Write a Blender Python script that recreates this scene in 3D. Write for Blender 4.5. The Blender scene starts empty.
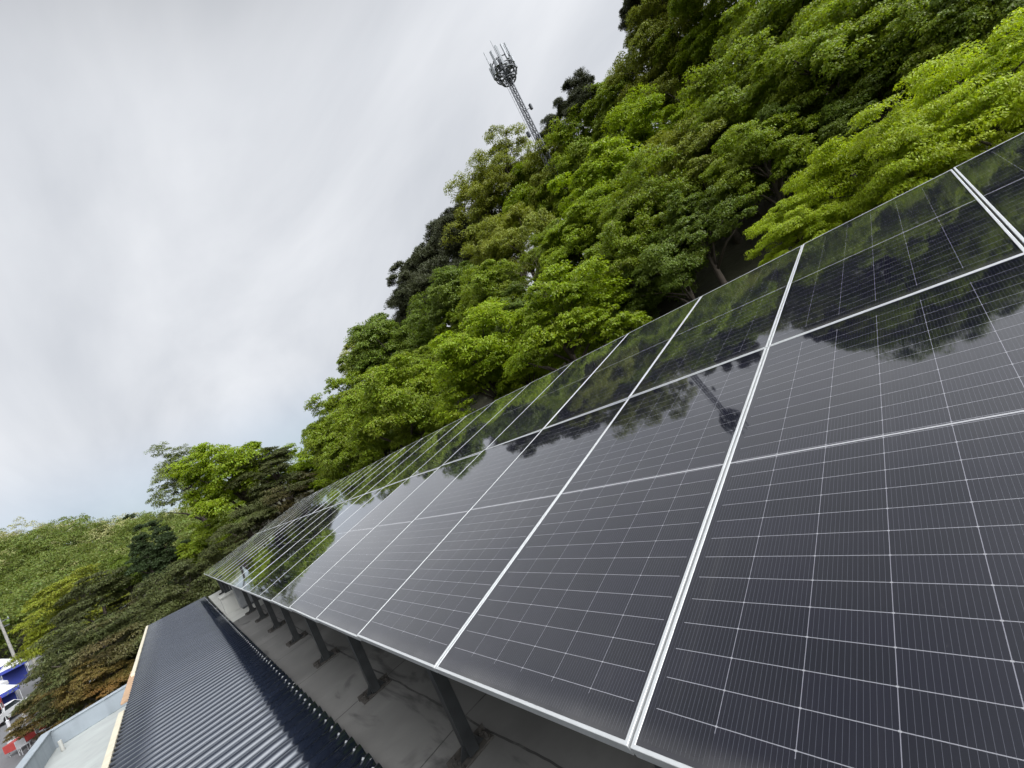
import bpy, bmesh, math, random
import numpy as np
from mathutils import Matrix, Vector

scene = bpy.context.scene
COL = scene.collection
R = math.radians

# ------------------------------------------------------------------ camera
cam_data = bpy.data.cameras.new('camera')
cam = bpy.data.objects.new('camera', cam_data)
COL.objects.link(cam)
cam_data.sensor_fit = 'HORIZONTAL'
cam_data.sensor_width = 36.0
cam_data.lens = 416.262 / 1024.0 * 36.0
cam_data.clip_start = 0.05
cam_data.clip_end = 8000.0
CX = (0.6785230571, -0.5946837545, -0.4312281219)
CY = (-0.2946188458, 0.3174471250, -0.9013473573)
CZ = (0.6729087580, 0.7386328963, 0.0401901523)
CW = (-0.6732542, -0.9546903, 0.9774601)
cam.matrix_world = Matrix(((CX[0], -CY[0], -CZ[0], CW[0]),
                           (CX[1], -CY[1], -CZ[1], CW[1]),
                           (CX[2], -CY[2], -CZ[2], CW[2]),
                           (0, 0, 0, 1)))
scene.camera = cam

# ------------------------------------------------------------------ sky, sun, exposure
SUN_EL, SUN_AZ = 44.0, 172.0          # azimuth from +Y towards +X
world = bpy.data.worlds.new('World')
scene.world = world
world.use_nodes = True
nt = world.node_tree
nt.nodes.clear()
N = nt.nodes.new
out = N('ShaderNodeOutputWorld')
bg = N('ShaderNodeBackground')
bg.inputs['Strength'].default_value = 0.1
sky = N('ShaderNodeTexSky')
sky.sky_type = 'NISHITA'
sky.sun_disc = False
sky.sun_elevation = R(SUN_EL)
sky.sun_rotation = R(SUN_AZ)
sky.air_density = 1.0
sky.dust_density = 1.5
tc = N('ShaderNodeTexCoord')
sep = N('ShaderNodeSeparateXYZ')
nt.links.new(tc.outputs['Generated'], sep.inputs[0])


def wmath(op, a, b=None, c=None, clamp=False):
    n = N('ShaderNodeMath')
    n.operation = op
    n.use_clamp = clamp
    for i, v in enumerate((a, b, c)):
        if v is None:
            continue
        if isinstance(v, (int, float)):
            n.inputs[i].default_value = v
        else:
            nt.links.new(v, n.inputs[i])
    return n.outputs[0]


# the cloud layer is a flat sheet overhead: direction / height gives its plane coordinates
zc = wmath('MAXIMUM', sep.outputs['Z'], 0.0)
den = wmath('ADD', zc, 0.22)
px_ = wmath('DIVIDE', sep.outputs['X'], den)
py_ = wmath('DIVIDE', sep.outputs['Y'], den)
comb = N('ShaderNodeCombineXYZ')
nt.links.new(px_, comb.inputs[0])
nt.links.new(py_, comb.inputs[1])
mp = N('ShaderNodeMapping')
mp.inputs['Rotation'].default_value = (0, 0, R(28))
mp.inputs['Scale'].default_value = (1.25, 0.42, 1)
nt.links.new(comb.outputs[0], mp.inputs[0])
nz = N('ShaderNodeTexNoise')
nz.inputs['Scale'].default_value = 1.25
nz.inputs['Detail'].default_value = 6.0
nz.inputs['Roughness'].default_value = 0.52
nz.inputs['Distortion'].default_value = 0.5
nt.links.new(mp.outputs[0], nz.inputs['Vector'])
cr = N('ShaderNodeValToRGB')
cr.color_ramp.elements[0].position = 0.30
cr.color_ramp.elements[0].color = (5.5, 5.75, 6.2, 1)
cr.color_ramp.elements[1].position = 0.68
cr.color_ramp.elements[1].color = (8.5, 8.65, 8.95, 1)
nt.links.new(nz.outputs['Fac'], cr.inputs['Fac'])
# glow lobe added to the unseen sky behind the camera,
# centred on the chosen sun direction, to brighten the trees and roof ribs
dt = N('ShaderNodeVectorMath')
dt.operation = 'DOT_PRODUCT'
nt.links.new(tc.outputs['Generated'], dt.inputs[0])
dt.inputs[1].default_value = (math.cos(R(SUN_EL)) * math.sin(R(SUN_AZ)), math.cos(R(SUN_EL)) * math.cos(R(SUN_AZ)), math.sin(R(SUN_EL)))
glow_gain = wmath('MULTIPLY', wmath('POWER', wmath('MAXIMUM', dt.outputs['Value'], 0.0), 5.0), 10.0)
ovr = N('ShaderNodeMapRange')          # sky dimmed overhead, mostly unseen, so the near panels mirror less light
ovr.interpolation_type = 'SMOOTHSTEP'
ovr.inputs['From Min'].default_value = 0.66
ovr.inputs['From Max'].default_value = 0.97
ovr.inputs['To Min'].default_value = 1.0
ovr.inputs['To Max'].default_value = 0.38
nt.links.new(sep.outputs['Z'], ovr.inputs['Value'])
glow_gain = wmath('ADD', glow_gain, ovr.outputs[0])
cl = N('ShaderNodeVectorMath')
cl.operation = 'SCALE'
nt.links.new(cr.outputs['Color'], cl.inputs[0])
nt.links.new(glow_gain, cl.inputs['Scale'])
# thinner cloud low on the horizon lets the blue through
nz2 = N('ShaderNodeTexNoise')
nz2.inputs['Scale'].default_value = 0.7
nz2.inputs['Detail'].default_value = 4.0
nt.links.new(mp.outputs[0], nz2.inputs['Vector'])
low = N('ShaderNodeMapRange')
low.interpolation_type = 'SMOOTHSTEP'
low.inputs['From Min'].default_value = 0.02
low.inputs['From Max'].default_value = 0.28
low.inputs['To Min'].default_value = 0.85
low.inputs['To Max'].default_value = 0.06
nt.links.new(sep.outputs['Z'], low.inputs['Value'])
thin = wmath('MULTIPLY', low.outputs[0], wmath('ADD', nz2.outputs['Fac'], 0.45), clamp=True)
mix = N('ShaderNodeMix')
mix.data_type = 'RGBA'
nt.links.new(thin, mix.inputs['Factor'])
nt.links.new(cl.outputs[0], mix.inputs[6])
nt.links.new(sky.outputs[0], mix.inputs[7])
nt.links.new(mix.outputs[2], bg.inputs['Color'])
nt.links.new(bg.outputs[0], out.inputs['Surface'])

sun_data = bpy.data.lights.new('sun', 'SUN')
sun_data.energy = 1.5
sun_data.angle = R(60)
sun_data.color = (1.0, 0.96, 0.90)
sun = bpy.data.objects.new('sun', sun_data)
COL.objects.link(sun)
sd = Vector((math.cos(R(SUN_EL)) * math.sin(R(SUN_AZ)), math.cos(R(SUN_EL)) * math.cos(R(SUN_AZ)), math.sin(R(SUN_EL))))
sun.rotation_euler = sd.to_track_quat('Z', 'Y').to_euler()

vs = scene.view_settings
vs.view_transform = 'Standard'
vs.look = 'None'
vs.gamma = 1.0
vs.use_curve_mapping = False
vs.exposure = 0.15
scene.render.engine = 'CYCLES'
scene.cycles.max_bounces = 7
scene.cycles.transparent_max_bounces = 6
scene.cycles.caustics_reflective = False
scene.cycles.caustics_refractive = False


# ------------------------------------------------------------------ helpers
def tag(o, label=None, cat=None, group=None, kind=None):
    if label:
        o['label'] = label
    if cat:
        o['category'] = cat
    if group:
        o['group'] = group
    if kind:
        o['kind'] = kind
    return o


def empty(name, loc=(0, 0, 0), rot=(0, 0, 0)):
    o = bpy.data.objects.new(name, None)
    o.empty_display_size = 0.2
    COL.objects.link(o)
    o.location = loc
    o.rotation_euler = rot
    return o


def link(name, me, mat, parent=None, loc=None):
    o = bpy.data.objects.new(name, me)
    COL.objects.link(o)
    if mat is not None and not me.materials:
        me.materials.append(mat)
    if parent is not None:
        o.parent = parent
    if loc is not None:
        o.location = loc
    return o


class MB:
    """collects shapes for ONE mesh object"""

    def __init__(self):
        self.v, self.f = [], []

    def add(self, vs_, fs):
        k = len(self.v)
        self.v += [tuple(p) for p in vs_]
        self.f += [tuple(i + k for i in q) for q in fs]
        return self

    def box(self, x0, x1, y0, y1, z0, z1, m=None):
        p = [Vector((x, y, z)) for z in (z0, z1) for y in (y0, y1) for x in (x0, x1)]
        if m is not None:
            p = [m @ q for q in p]
        return self.add(p, [(0, 2, 3, 1), (4, 5, 7, 6), (0, 1, 5, 4), (2, 6, 7, 3), (0, 4, 6, 2), (1, 3, 7, 5)])

    def tube(self, pts, rad, n=8, cap=True):
        pts = [Vector(p) for p in pts]
        rr = rad if hasattr(rad, '__len__') else [rad] * len(pts)
        k = len(self.v)
        up = None
        for i, p in enumerate(pts):
            d = (pts[min(i + 1, len(pts) - 1)] - pts[max(i - 1, 0)])
            if d.length < 1e-9:
                d = Vector((0, 0, 1))
            d.normalize()
            if up is None or abs(up.dot(d)) > 0.95:
                up = Vector((1, 0, 0)) if abs(d.x) < 0.8 else Vector((0, 1, 0))
            a = d.cross(up).normalized()
            b = d.cross(a)
            up = a.cross(d)
            for j in range(n):
                t = 2 * math.pi * j / n
                self.v.append(tuple(p + (a * math.cos(t) + b * math.sin(t)) * rr[i]))
        for i in range(len(pts) - 1):
            for j in range(n):
                self.f.append((k + i * n + j, k + i * n + (j + 1) % n, k + (i + 1) * n + (j + 1) % n, k + (i + 1) * n + j))
        if cap:
            self.f.append(tuple(k + j for j in reversed(range(n))))
            e = k + (len(pts) - 1) * n
            self.f.append(tuple(e + j for j in range(n)))
        return self

    def prism(self, poly, y0, y1, m=None):
        """poly in x,z extruded along y"""
        n = len(poly)
        p = [Vector((x, y0, z)) for x, z in poly] + [Vector((x, y1, z)) for x, z in poly]
        if m is not None:
            p = [m @ q for q in p]
        fs = [tuple(range(n)), tuple(reversed(range(n, 2 * n)))]
        for i in range(n):
            j = (i + 1) % n
            fs.append((j, i, n + i, n + j))
        return self.add(p, fs)

    def mesh(self, name, smooth=False, bevel=0.0):
        me = bpy.data.meshes.new(name)
        me.from_pydata(self.v, [], self.f)
        bm = bmesh.new()
        bm.from_mesh(me)
        bmesh.ops.recalc_face_normals(bm, faces=bm.faces)
        if bevel:
            es = [e for e in bm.edges if len(e.link_faces) == 2 and e.calc_face_angle(0) > 0.5]
            bmesh.ops.bevel(bm, geom=es, offset=bevel, segments=1, affect='EDGES', clamp_overlap=True)
        bm.to_mesh(me)
        bm.free()
        if smooth:
            me.shade_smooth()
        return me

    def build(self, name, mat, parent=None, smooth=False, bevel=0.0, loc=None):
        return link(name, self.mesh(name, smooth, bevel), mat, parent, loc)


class NG:
    """tiny material builder"""

    def __init__(self, name):
        self.m = bpy.data.materials.new(name)
        self.m.use_nodes = True
        self.t = self.m.node_tree
        self.t.nodes.clear()
        self.out = self.t.nodes.new('ShaderNodeOutputMaterial')

    def n(self, kind, **kw):
        o = self.t.nodes.new('ShaderNode' + kind)
        for k, v in kw.items():
            setattr(o, k, v)
        return o

    def set(self, sock, v):
        if hasattr(v, 'is_output'):
            self.t.links.new(v, sock)
        elif isinstance(v, (tuple, list)) and len(v) == 3 and sock.type == 'RGBA':
            sock.default_value = (*v, 1)
        else:
            sock.default_value = v

    def math(self, op, a, b=None, c=None, clamp=False):
        o = self.n('Math', operation=op, use_clamp=clamp)
        for i, v in enumerate((a, b, c)):
            if v is not None:
                self.set(o.inputs[i], v)
        return o.outputs[0]

    def mix(self, f, a, b, blend='MIX'):
        o = self.n('Mix', data_type='RGBA', blend_type=blend)
        self.set(o.inputs[0], f)
        self.set(o.inputs[6], a)
        self.set(o.inputs[7], b)
        return o.outputs[2]

    def noise(self, vec, scale, detail=4.0, rough=0.55, dist=0.0):
        o = self.n('TexNoise')
        if vec is not None:
            self.t.links.new(vec, o.inputs['Vector'])
        o.inputs['Scale'].default_value = scale
        o.inputs['Detail'].default_value = detail
        o.inputs['Roughness'].default_value = rough
        o.inputs['Distortion'].default_value = dist
        return o.outputs['Fac']

    def ramp(self, f, *stops):
        o = self.n('ValToRGB')
        e = o.color_ramp.elements
        while len(e) < len(stops):
            e.new(0.5)
        for i, (p, c) in enumerate(stops):
            e[i].position = p
            e[i].color = (*c, 1) if len(c) == 3 else c
        self.set(o.inputs[0], f)
        return o.outputs[0]

    def rng(self, f, a, b, c=0.0, d=1.0, smooth=False):
        o = self.n('MapRange')
        if smooth:
            o.interpolation_type = 'SMOOTHSTEP'
        for i, v in enumerate((f, a, b, c, d)):
            self.set(o.inputs[i], v)
        return o.outputs[0]

    def pos(self, object_space=False):
        if object_space:
            return self.n('TexCoord').outputs['Object']
        return self.n('NewGeometry').outputs['Position']

    def scale(self, vec, s):
        o = self.n('Mapping')
        self.t.links.new(vec, o.inputs[0])
        o.inputs['Scale'].default_value = s
        return o.outputs[0]

    def pbr(self, color, rough=0.6, metal=0.0, ior=1.5, spec=0.5, bump=None, bstr=0.3, bdist=0.01):
        o = self.n('BsdfPrincipled')
        self.set(o.inputs['Base Color'], color)
        self.set(o.inputs['Roughness'], rough)
        self.set(o.inputs['Metallic'], metal)
        o.inputs['IOR'].default_value = ior
        o.inputs['Specular IOR Level'].default_value = spec
        if bump is not None:
            b = self.n('Bump')
            b.inputs['Strength'].default_value = bstr
            b.inputs['Distance'].default_value = bdist
            self.set(b.inputs['Height'], bump)
            self.t.links.new(b.outputs[0], o.inputs['Normal'])
        self.t.links.new(o.outputs[0], self.out.inputs[0])
        return self.m


def plain(name, c, rough=0.6, metal=0.0, var=0.15, scale=6.0, bstr=0.0, obj=True):
    g = NG(name)
    p = g.pos(obj)
    f = g.noise(p, scale, 5.0)
    lo = tuple(x * (1 - var) for x in c)
    hi = tuple(min(1, x * (1 + var)) for x in c)
    col = g.ramp(f, (0.3, lo), (0.7, hi))
    rg = g.rng(f, 0.3, 0.7, rough * 0.9, min(1, rough * 1.1))
    return g.pbr(col, rg, metal, bump=f if bstr else None, bstr=bstr)


# ------------------------------------------------------------------ materials
def mat_cells():
    g = NG('solar_cells')
    uv = g.n('UVMap').outputs[0]
    s = g.n('SeparateXYZ')
    g.t.links.new(uv, s.inputs[0])
    u, v = s.outputs[0], s.outputs[1]          # metres: u across (0..1.106), v up (0..2.430)
    W_, L_ = 1.106, 2.430
    mu, mv = 0.010, 0.012
    pu = (W_ - 2 * mu) / 6
    half = (L_ - 2 * mv - 0.022) / 2
    pv = half / 13

    def line(x, p, w):
        fr = g.math('FRACT', g.math('DIVIDE', x, p))
        d = g.math('MULTIPLY', g.math('SUBTRACT', 0.5, g.math('ABSOLUTE', g.math('SUBTRACT', fr, 0.5))), p)
        return g.math('LESS_THAN', d, w)

    uu = g.math('SUBTRACT', u, mu)
    vfold = g.math('ABSOLUTE', g.math('SUBTRACT', v, L_ / 2))
    centre = g.math('LESS_THAN', vfold, 0.0040)
    vv = g.math('SUBTRACT', vfold, 0.011)
    colm = line(uu, pu, 0.0009)
    rowm = line(vv, pv, 0.0010)
    bus = line(uu, pu / 15.0, 0.00042)
    uc = g.math('SUBTRACT', W_ / 2, g.math('ABSOLUTE', g.math('SUBTRACT', u, W_ / 2)))   # distance from the side
    vc = g.math('SUBTRACT', L_ / 2, vfold)                                                # distance from the short end
    inrow = g.math('GREATER_THAN', uc, 0.016)
    incol = g.math('GREATER_THAN', vc, pv * 0.95)
    incol2 = g.math('MULTIPLY', incol, g.math('GREATER_THAN', uc, 0.06))
    inv = g.math('GREATER_THAN', vc, 0.014)
    rowm = g.math('MULTIPLY', g.math('MULTIPLY', rowm, inrow), g.math('GREATER_THAN', vc, 0.05))
    colm = g.math('MULTIPLY', colm, incol2)
    bus = g.math('MULTIPLY', bus, inv)
    nearcorner = g.math('MULTIPLY', line(uu, pu, 0.003), line(vv, pv, 0.002))
    nearcorner = g.math('MULTIPLY', nearcorner, g.math('MULTIPLY', incol2, g.math('GREATER_THAN', vc, 0.05)))
    # diamond at each crossing of row and column gaps
    obj = g.n('ObjectInfo').outputs['Random']
    p = g.pos(True)
    cellv = g.n('TexWhiteNoise', noise_dimensions='3D')
    fl = g.n('CombineXYZ')
    g.t.links.new(g.math('FLOOR', g.math('DIVIDE', uu, pu)), fl.inputs[0])
    g.t.links.new(g.math('FLOOR', g.math('DIVIDE', vv, pv)), fl.inputs[1])
    g.t.links.new(obj, fl.inputs[2])
    g.t.links.new(fl.outputs[0], cellv.inputs['Vector'])
    base = g.mix(cellv.outputs['Value'], (0.0030, 0.0034, 0.0072), (0.0044, 0.0046, 0.0100))
    c = g.mix(bus, base, (0.042, 0.044, 0.054))
    c = g.mix(colm, c, (0.14, 0.14, 0.16))
    c = g.mix(rowm, c, (0.17, 0.17, 0.185))
    c = g.mix(centre, c, (0.27, 0.27, 0.28))
    c = g.mix(nearcorner, c, (0.22, 0.22, 0.23))
    # dust film: thicker along the lower edge, patchy elsewhere
    n1 = g.noise(p, 1.7, 6.0, 0.6)
    n2 = g.noise(g.scale(p, (0.5, 6.0, 1.0)), 3.0, 4.0)
    edge = g.rng(v, 0.0, 0.08, 0.16, 0.0, True)
    d = g.math('ADD', g.math('MULTIPLY', g.rng(n1, 0.35, 0.75, 0.0, 1.0), 0.010), g.math('MULTIPLY', n2, 0.004))
    spots = g.rng(g.noise(p, 38.0, 2.0), 0.74, 0.78, 0.0, 0.05)
    runs = g.math('MULTIPLY', g.rng(g.noise(g.scale(p, (0.6, 14.0, 1.0)), 1.0, 3.0), 0.56, 0.75, 0.0, 0.022), g.rng(n1, 0.4, 0.6))
    d = g.math('ADD', d, g.math('ADD', spots, runs))
    d = g.math('ADD', d, g.math('MULTIPLY', edge, g.rng(n1, 0.3, 0.7, 0.1, 1.0)), clamp=True)
    c = g.mix(d, c, (0.30, 0.29, 0.27))
    rough = g.rng(d, 0.0, 0.15, 0.030, 0.12)
    m = g.pbr(c, rough, 0.0, ior=1.52, spec=0.5)
    pb = [n for n in g.t.nodes if n.type == 'BSDF_PRINCIPLED'][0]
    pb.inputs['Coat Weight'].default_value = 0.40
    pb.inputs['Coat Roughness'].default_value = 0.03
    return m


def mat_roof_membrane():
    g = NG('roof_membrane')
    p = g.pos()
    s = g.n('SeparateXYZ')
    g.t.links.new(p, s.inputs[0])
    nA = g.noise(p, 0.9, 6.0, 0.6, 0.3)
    nB = g.noise(p, 6.0, 6.0, 0.65)
    nC = g.noise(g.scale(p, (1.0, 0.25, 1.0)), 2.6, 5.0, 0.6, 0.8)
    col = g.ramp(nA, (0.28, (0.068, 0.066, 0.062)), (0.5, (0.100, 0.097, 0.091)), (0.75, (0.155, 0.151, 0.142)))
    col = g.mix(g.math('MULTIPLY', nB, 0.35), col, (0.044, 0.0425, 0.040))
    # old water stains
    st = g.rng(nC, 0.54, 0.66, 0.0, 0.85, True)
    col = g.mix(st, col, (0.026, 0.025, 0.0235))
    # seams and hairline cracks
    wob = g.math('MULTIPLY', g.math('SUBTRACT', g.noise(p, 1.3, 3.0), 0.5), 0.10)

    def seam(a, pitch, w):
        fr = g.math('FRACT', g.math('DIVIDE', g.math('ADD', a, wob), pitch))
        return g.math('LESS_THAN', g.math('ABSOLUTE', g.math('SUBTRACT', fr, 0.5)), w / pitch)
    sm = g.math('MAXIMUM', seam(s.outputs[0], 0.92, 0.008), seam(s.outputs[1], 1.6, 0.007))
    sm = g.math('MULTIPLY', sm, g.rng(nB, 0.30, 0.5, 0.25, 0.95))
    col = g.mix(sm, col, (0.018, 0.017, 0.016))
    return g.pbr(col, g.rng(nA, 0.3, 0.7, 0.75, 0.9), bump=nB, bstr=0.25, bdist=0.006)


def mat_concrete(name, c, stain=0.4, scale=1.0):
    g = NG(name)
    p = g.pos()
    a = g.noise(p, 0.8 * scale, 6.0, 0.62, 0.4)
    b = g.noise(p, 9.0 * scale, 6.0, 0.6)
    dr = g.noise(g.scale(p, (1.0, 1.0, 0.15)), 3.0, 4.0)
    col = g.ramp(a, (0.3, tuple(x * 0.78 for x in c)), (0.7, c))
    col = g.mix(g.math('MULTIPLY', g.rng(dr, 0.5, 0.75), stain), col, tuple(x * 0.55 for x in c))
    col = g.mix(g.math('MULTIPLY', b, 0.2), col, tuple(x * 0.6 for x in c))
    return g.pbr(col, 0.85, bump=b, bstr=0.2, bdist=0.006)


def mat_sheet():
    g = NG('painted_steel_sheet')
    p = g.pos()
    a = g.noise(g.scale(p, (0.4, 2.0, 1.0)), 1.6, 5.0, 0.6)
    b = g.noise(p, 24.0, 4.0)
    col = g.ramp(a, (0.3, (0.006, 0.008, 0.014)), (0.7, (0.011, 0.014, 0.023)))
    col = g.mix(g.math('MULTIPLY', g.rng(b, 0.55, 0.75), 0.08), col, (0.10, 0.10, 0.10))
    m = g.pbr(col, g.rng(a, 0.3, 0.7, 0.06, 0.11), 0.0, ior=1.5)
    pb = [n for n in g.t.nodes if n.type == 'BSDF_PRINCIPLED'][0]
    pb.inputs['Specular Tint'].default_value = (0.90, 0.95, 1.0, 1)
    pb.inputs['Coat Tint'].default_value = (0.92, 0.96, 1.0, 1)
    pb.inputs['Coat Weight'].default_value = 1.0
    pb.inputs['Coat Roughness'].default_value = 0.14
    return m


def mat_leaf(name, c, hue=0.03, val=0.45, trans=0.35, tip=None, gloss=0.4):
    """leaf faces: colour differs from leaf to leaf and slightly from tree to tree"""
    g = NG(name)
    geo = g.n('NewGeometry')
    ri = geo.outputs['Random Per Island']
    oi = g.n('ObjectInfo').outputs['Random']
    p = g.n('TexCoord').outputs['Object']
    patch = g.noise(p, 0.55, 3.0)
    hsv = g.n('HueSaturation')
    hsv.inputs['Color'].default_value = (*c, 1)
    h = g.math('ADD', 0.5 - hue, g.math('MULTIPLY', ri, hue * 1.2))
    h = g.math('ADD', h, g.math('MULTIPLY', g.math('SUBTRACT', patch, 0.3), hue * 1.6))
    g.set(hsv.inputs['Hue'], h)
    vv = g.math('ADD', 1.0 - val * 0.5, g.math('MULTIPLY', ri, val))
    vv = g.math('MULTIPLY', vv, g.math('ADD', 0.86, g.math('MULTIPLY', oi, 0.28)))
    g.set(hsv.inputs['Value'], vv)
    hsv.inputs['Saturation'].default_value = 1.0
    col = hsv.outputs[0]
    if tip is not None:
        col = g.mix(g.rng(patch, 0.5, 0.68, 0.0, 0.85, True), col, tip)
    d = g.n('BsdfPrincipled')
    g.set(d.inputs['Base Color'], col)
    d.inputs['Roughness'].default_value = 0.5
    d.inputs['Specular IOR Level'].default_value = gloss
    tr = g.n('BsdfTranslucent')
    tcol = g.mix(0.5, col, (c[0] * 1.5, c[1] * 1.45, c[2] * 0.8))
    g.set(tr.inputs['Color'], tcol)
    mx = g.n('MixShader')
    mx.inputs[0].default_value = trans
    g.t.links.new(d.outputs[0], mx.inputs[1])
    g.t.links.new(tr.outputs[0], mx.inputs[2])
    g.t.links.new(mx.outputs[0], g.out.inputs[0])
    return g.m


def mat_ground():
    g = NG('hill_soil')
    p = g.pos()
    a = g.noise(p, 0.12, 6.0, 0.6)
    b = g.noise(p, 1.4, 6.0, 0.65)
    col = g.ramp(a, (0.3, (0.040, 0.046, 0.016)), (0.55, (0.035, 0.030, 0.018)), (0.75, (0.060, 0.072, 0.022)))
    col = g.mix(g.math('MULTIPLY', b, 0.5), col, (0.022, 0.018, 0.011))
    return g.pbr(col, 0.95, bump=b, bstr=0.5, bdist=0.2)


M_CELL = mat_cells()
M_ALU = plain('anodised_aluminium', (0.42, 0.43, 0.43), 0.42, 0.3, 0.05, 20)
M_BACK = plain('panel_backsheet', (0.55, 0.55, 0.55), 0.7)
M_GALV = plain('dark_galvanised_steel', (0.024, 0.026, 0.027), 0.45, 0.35, 0.25, 9)
M_BOLT = plain('rusty_bolt_steel', (0.045, 0.041, 0.036), 0.7, 0.3, 0.35, 30)
M_MEMB = mat_roof_membrane()
M_LIGHTFLOOR = mat_concrete('pale_coated_concrete', (0.36, 0.36, 0.33), 0.35)
M_PARA = mat_concrete('pale_parapet_render', (0.38, 0.38, 0.35), 0.35)
M_SLAB = mat_concrete('pale_wing_roof', (0.36, 0.38, 0.365), 0.3)
M_BLUEPARA = mat_concrete('bluegrey_parapet', (0.27, 0.305, 0.33), 0.5)
M_WALL = mat_concrete('rendered_wall', (0.28, 0.27, 0.25), 0.4)
M_BOXM = plain('grey_cabinet_paint', (0.13, 0.135, 0.14), 0.5)
M_SHEET = mat_sheet()
M_CREAM = plain('cream_painted_timber', (0.46, 0.42, 0.32), 0.6, 0, 0.12, 7)
M_PLY = plain('plywood', (0.34, 0.22, 0.13), 0.7, 0, 0.2, 5)
M_TIMBER = plain('sawn_timber', (0.30, 0.21, 0.13), 0.8, 0, 0.25, 5)
M_SOIL = mat_ground()
M_ASPH = mat_concrete('asphalt', (0.13, 0.13, 0.135), 0.3, 0.3)
M_BARK = plain('grey_brown_bark', (0.055, 0.043, 0.032), 0.9, 0, 0.4, 4, 0.4)
M_PALEBARK = plain('pale_dry_bark', (0.20, 0.165, 0.12), 0.9, 0, 0.3, 4)
M_REDBARK = plain('reddish_dry_twigs', (0.16, 0.095, 0.065), 0.9, 0, 0.3, 4)
M_CONC = plain('concrete_pole', (0.22, 0.21, 0.19), 0.85, 0, 0.15, 3)
M_MAST = plain('galvanised_lattice', (0.075, 0.08, 0.09), 0.5, 0.3, 0.15, 3)
M_ANT = plain('antenna_radome_grey', (0.27, 0.285, 0.30), 0.5, 0, 0.1, 3)
M_DARKST = plain('dark_platform_steel', (0.05, 0.055, 0.06), 0.5, 0.4, 0.2, 3)
M_RUB = plain('tyre_rubber', (0.02, 0.02, 0.02), 0.8)
M_GLASSD = plain('car_window_glass', (0.02, 0.025, 0.03), 0.08, 0, 0.05)
M_CANV_W = plain('white_canvas', (0.42, 0.42, 0.43), 0.8, 0, 0.06, 2)
M_CANV_B = plain('blue_canvas', (0.02, 0.035, 0.24), 0.7, 0, 0.1, 2)
M_CANV_R = plain('red_canvas', (0.30, 0.035, 0.03), 0.7, 0, 0.1, 2)

# ------------------------------------------------------------------ terrain
def sst(a, b, x):
    t = min(1.0, max(0.0, (x - a) / (b - a)))
    return t * t * (3 - 2 * t)


def terrain(x, y):
    base = -5.6 + 0.055 * max(0.0, y - 58) * (1 - sst(150, 400, y))
    t = x - 8.2
    h = 0.0
    if t > 0:
        h = 1.4 * sst(0, 2.5, t) + 19.5 * (1 - math.exp(-(t / 24.0) ** 1.25))
    h *= 1 - sst(80, 150, y)
    h *= 1 - 0.8 * sst(60, 220, -y)
    r = math.hypot(x, y)
    az = math.degrees(math.atan2(x, y))
    fh = 0.0
    if r > 140:
        k = 0.30 + 0.70 * (1 - sst(-14, 4, az))
        if az > 90 or az < -90:
            k *= .4
        fh = 36 * k * sst(140, 270, r) * (1 - .6 * sst(300, 900, r))
    wob = 0.5 * math.sin(x * .21 + 1.3) * math.cos(y * .17 + .4) * sst(8, 30, abs(x) + max(0, y - 30) * .5)
    return base + h + fh + wob


def build_ground():
    def axis(c):
        t = np.linspace(-1, 1, 221)
        return c + 55 * np.sinh(t * 4.7)
    xs, ys = axis(10), axis(40)
    vs_ = [(x, y, terrain(x, y)) for y in ys for x in xs]
    n = len(xs)
    fs = [(j * n + i, j * n + i + 1, (j + 1) * n + i + 1, (j + 1) * n + i) for j in range(len(ys) - 1) for i in range(n - 1)]
    me = bpy.data.meshes.new('ground')
    me.from_pydata(vs_, [], fs)
    me.shade_smooth()
    tag(link('ground', me, M_SOIL), kind='structure')
    # car park asphalt follows the ground
    xs = np.arange(-60, -7.9, 2.0)
    ys = np.arange(30, 122, 2.0)
    n = len(xs)
    vs_ = [(x, y, terrain(x, y) + 0.06) for y in ys for x in xs]
    fs = [(j * n + i, j * n + i + 1, (j + 1) * n + i + 1, (j + 1) * n + i) for j in range(len(ys) - 1) for i in range(n - 1)]
    me = bpy.data.meshes.new('car_park')
    me.from_pydata(vs_, [], fs)
    tag(link('car_park', me, M_ASPH), kind='structure')


build_ground()

# ------------------------------------------------------------------ buildings
GZ = -6.4
ROOF = -1.03
main = empty('building', (3.5, 5, GZ))
tag(main, 'grey flat-roofed building carrying the tilted solar panels', 'building')


def part(mb, name, mat, root, bevel=0.0):
    o = mb.build(name, mat, None, bevel=bevel)
    o.parent = root
    o.matrix_parent_inverse = Matrix.Translation(-Vector(root.location))
    return o


part(MB().box(-0.10, 7.3, -9, 24.3, GZ, ROOF - 0.25), 'wall', M_WALL, main)
part(MB().box(-0.16, 7.4, -9.1, 13.2, ROOF - 0.25, ROOF), 'roof_slab', M_MEMB, main)
part(MB().box(-0.16, 7.4, 13.2, 24.4, ROOF - 0.25, ROOF + 0.004), 'pale_roof_slab', M_LIGHTFLOOR, main)
part(MB().box(-0.13, 1.6, 15.0, 15.30, ROOF + 0.004, ROOF + 0.50).box(-0.15, 1.62, 14.97, 15.33, ROOF + 0.50, ROOF + 0.56), 'parapet', M_PARA, main)
part(MB().box(7.15, 7.4, -9.1, 24.4, ROOF + 0.004, ROOF + 0.35), 'rear_kerb', M_PARA, main)
cab = empty('cabinet', (0.5, 14.6, ROOF))
tag(cab, 'grey metal cabinet standing against the low pale parapet under the far panels', 'cabinet')
part(MB().box(0.20, 0.80, 14.35, 14.90, ROOF + 0.05, ROOF + 0.78), 'body', M_BOXM, cab, 0.012)
part(MB().box(0.22, 0.78, 14.335, 14.35, ROOF + 0.09, ROOF + 0.74), 'door', M_BOXM, cab, 0.004)
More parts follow.
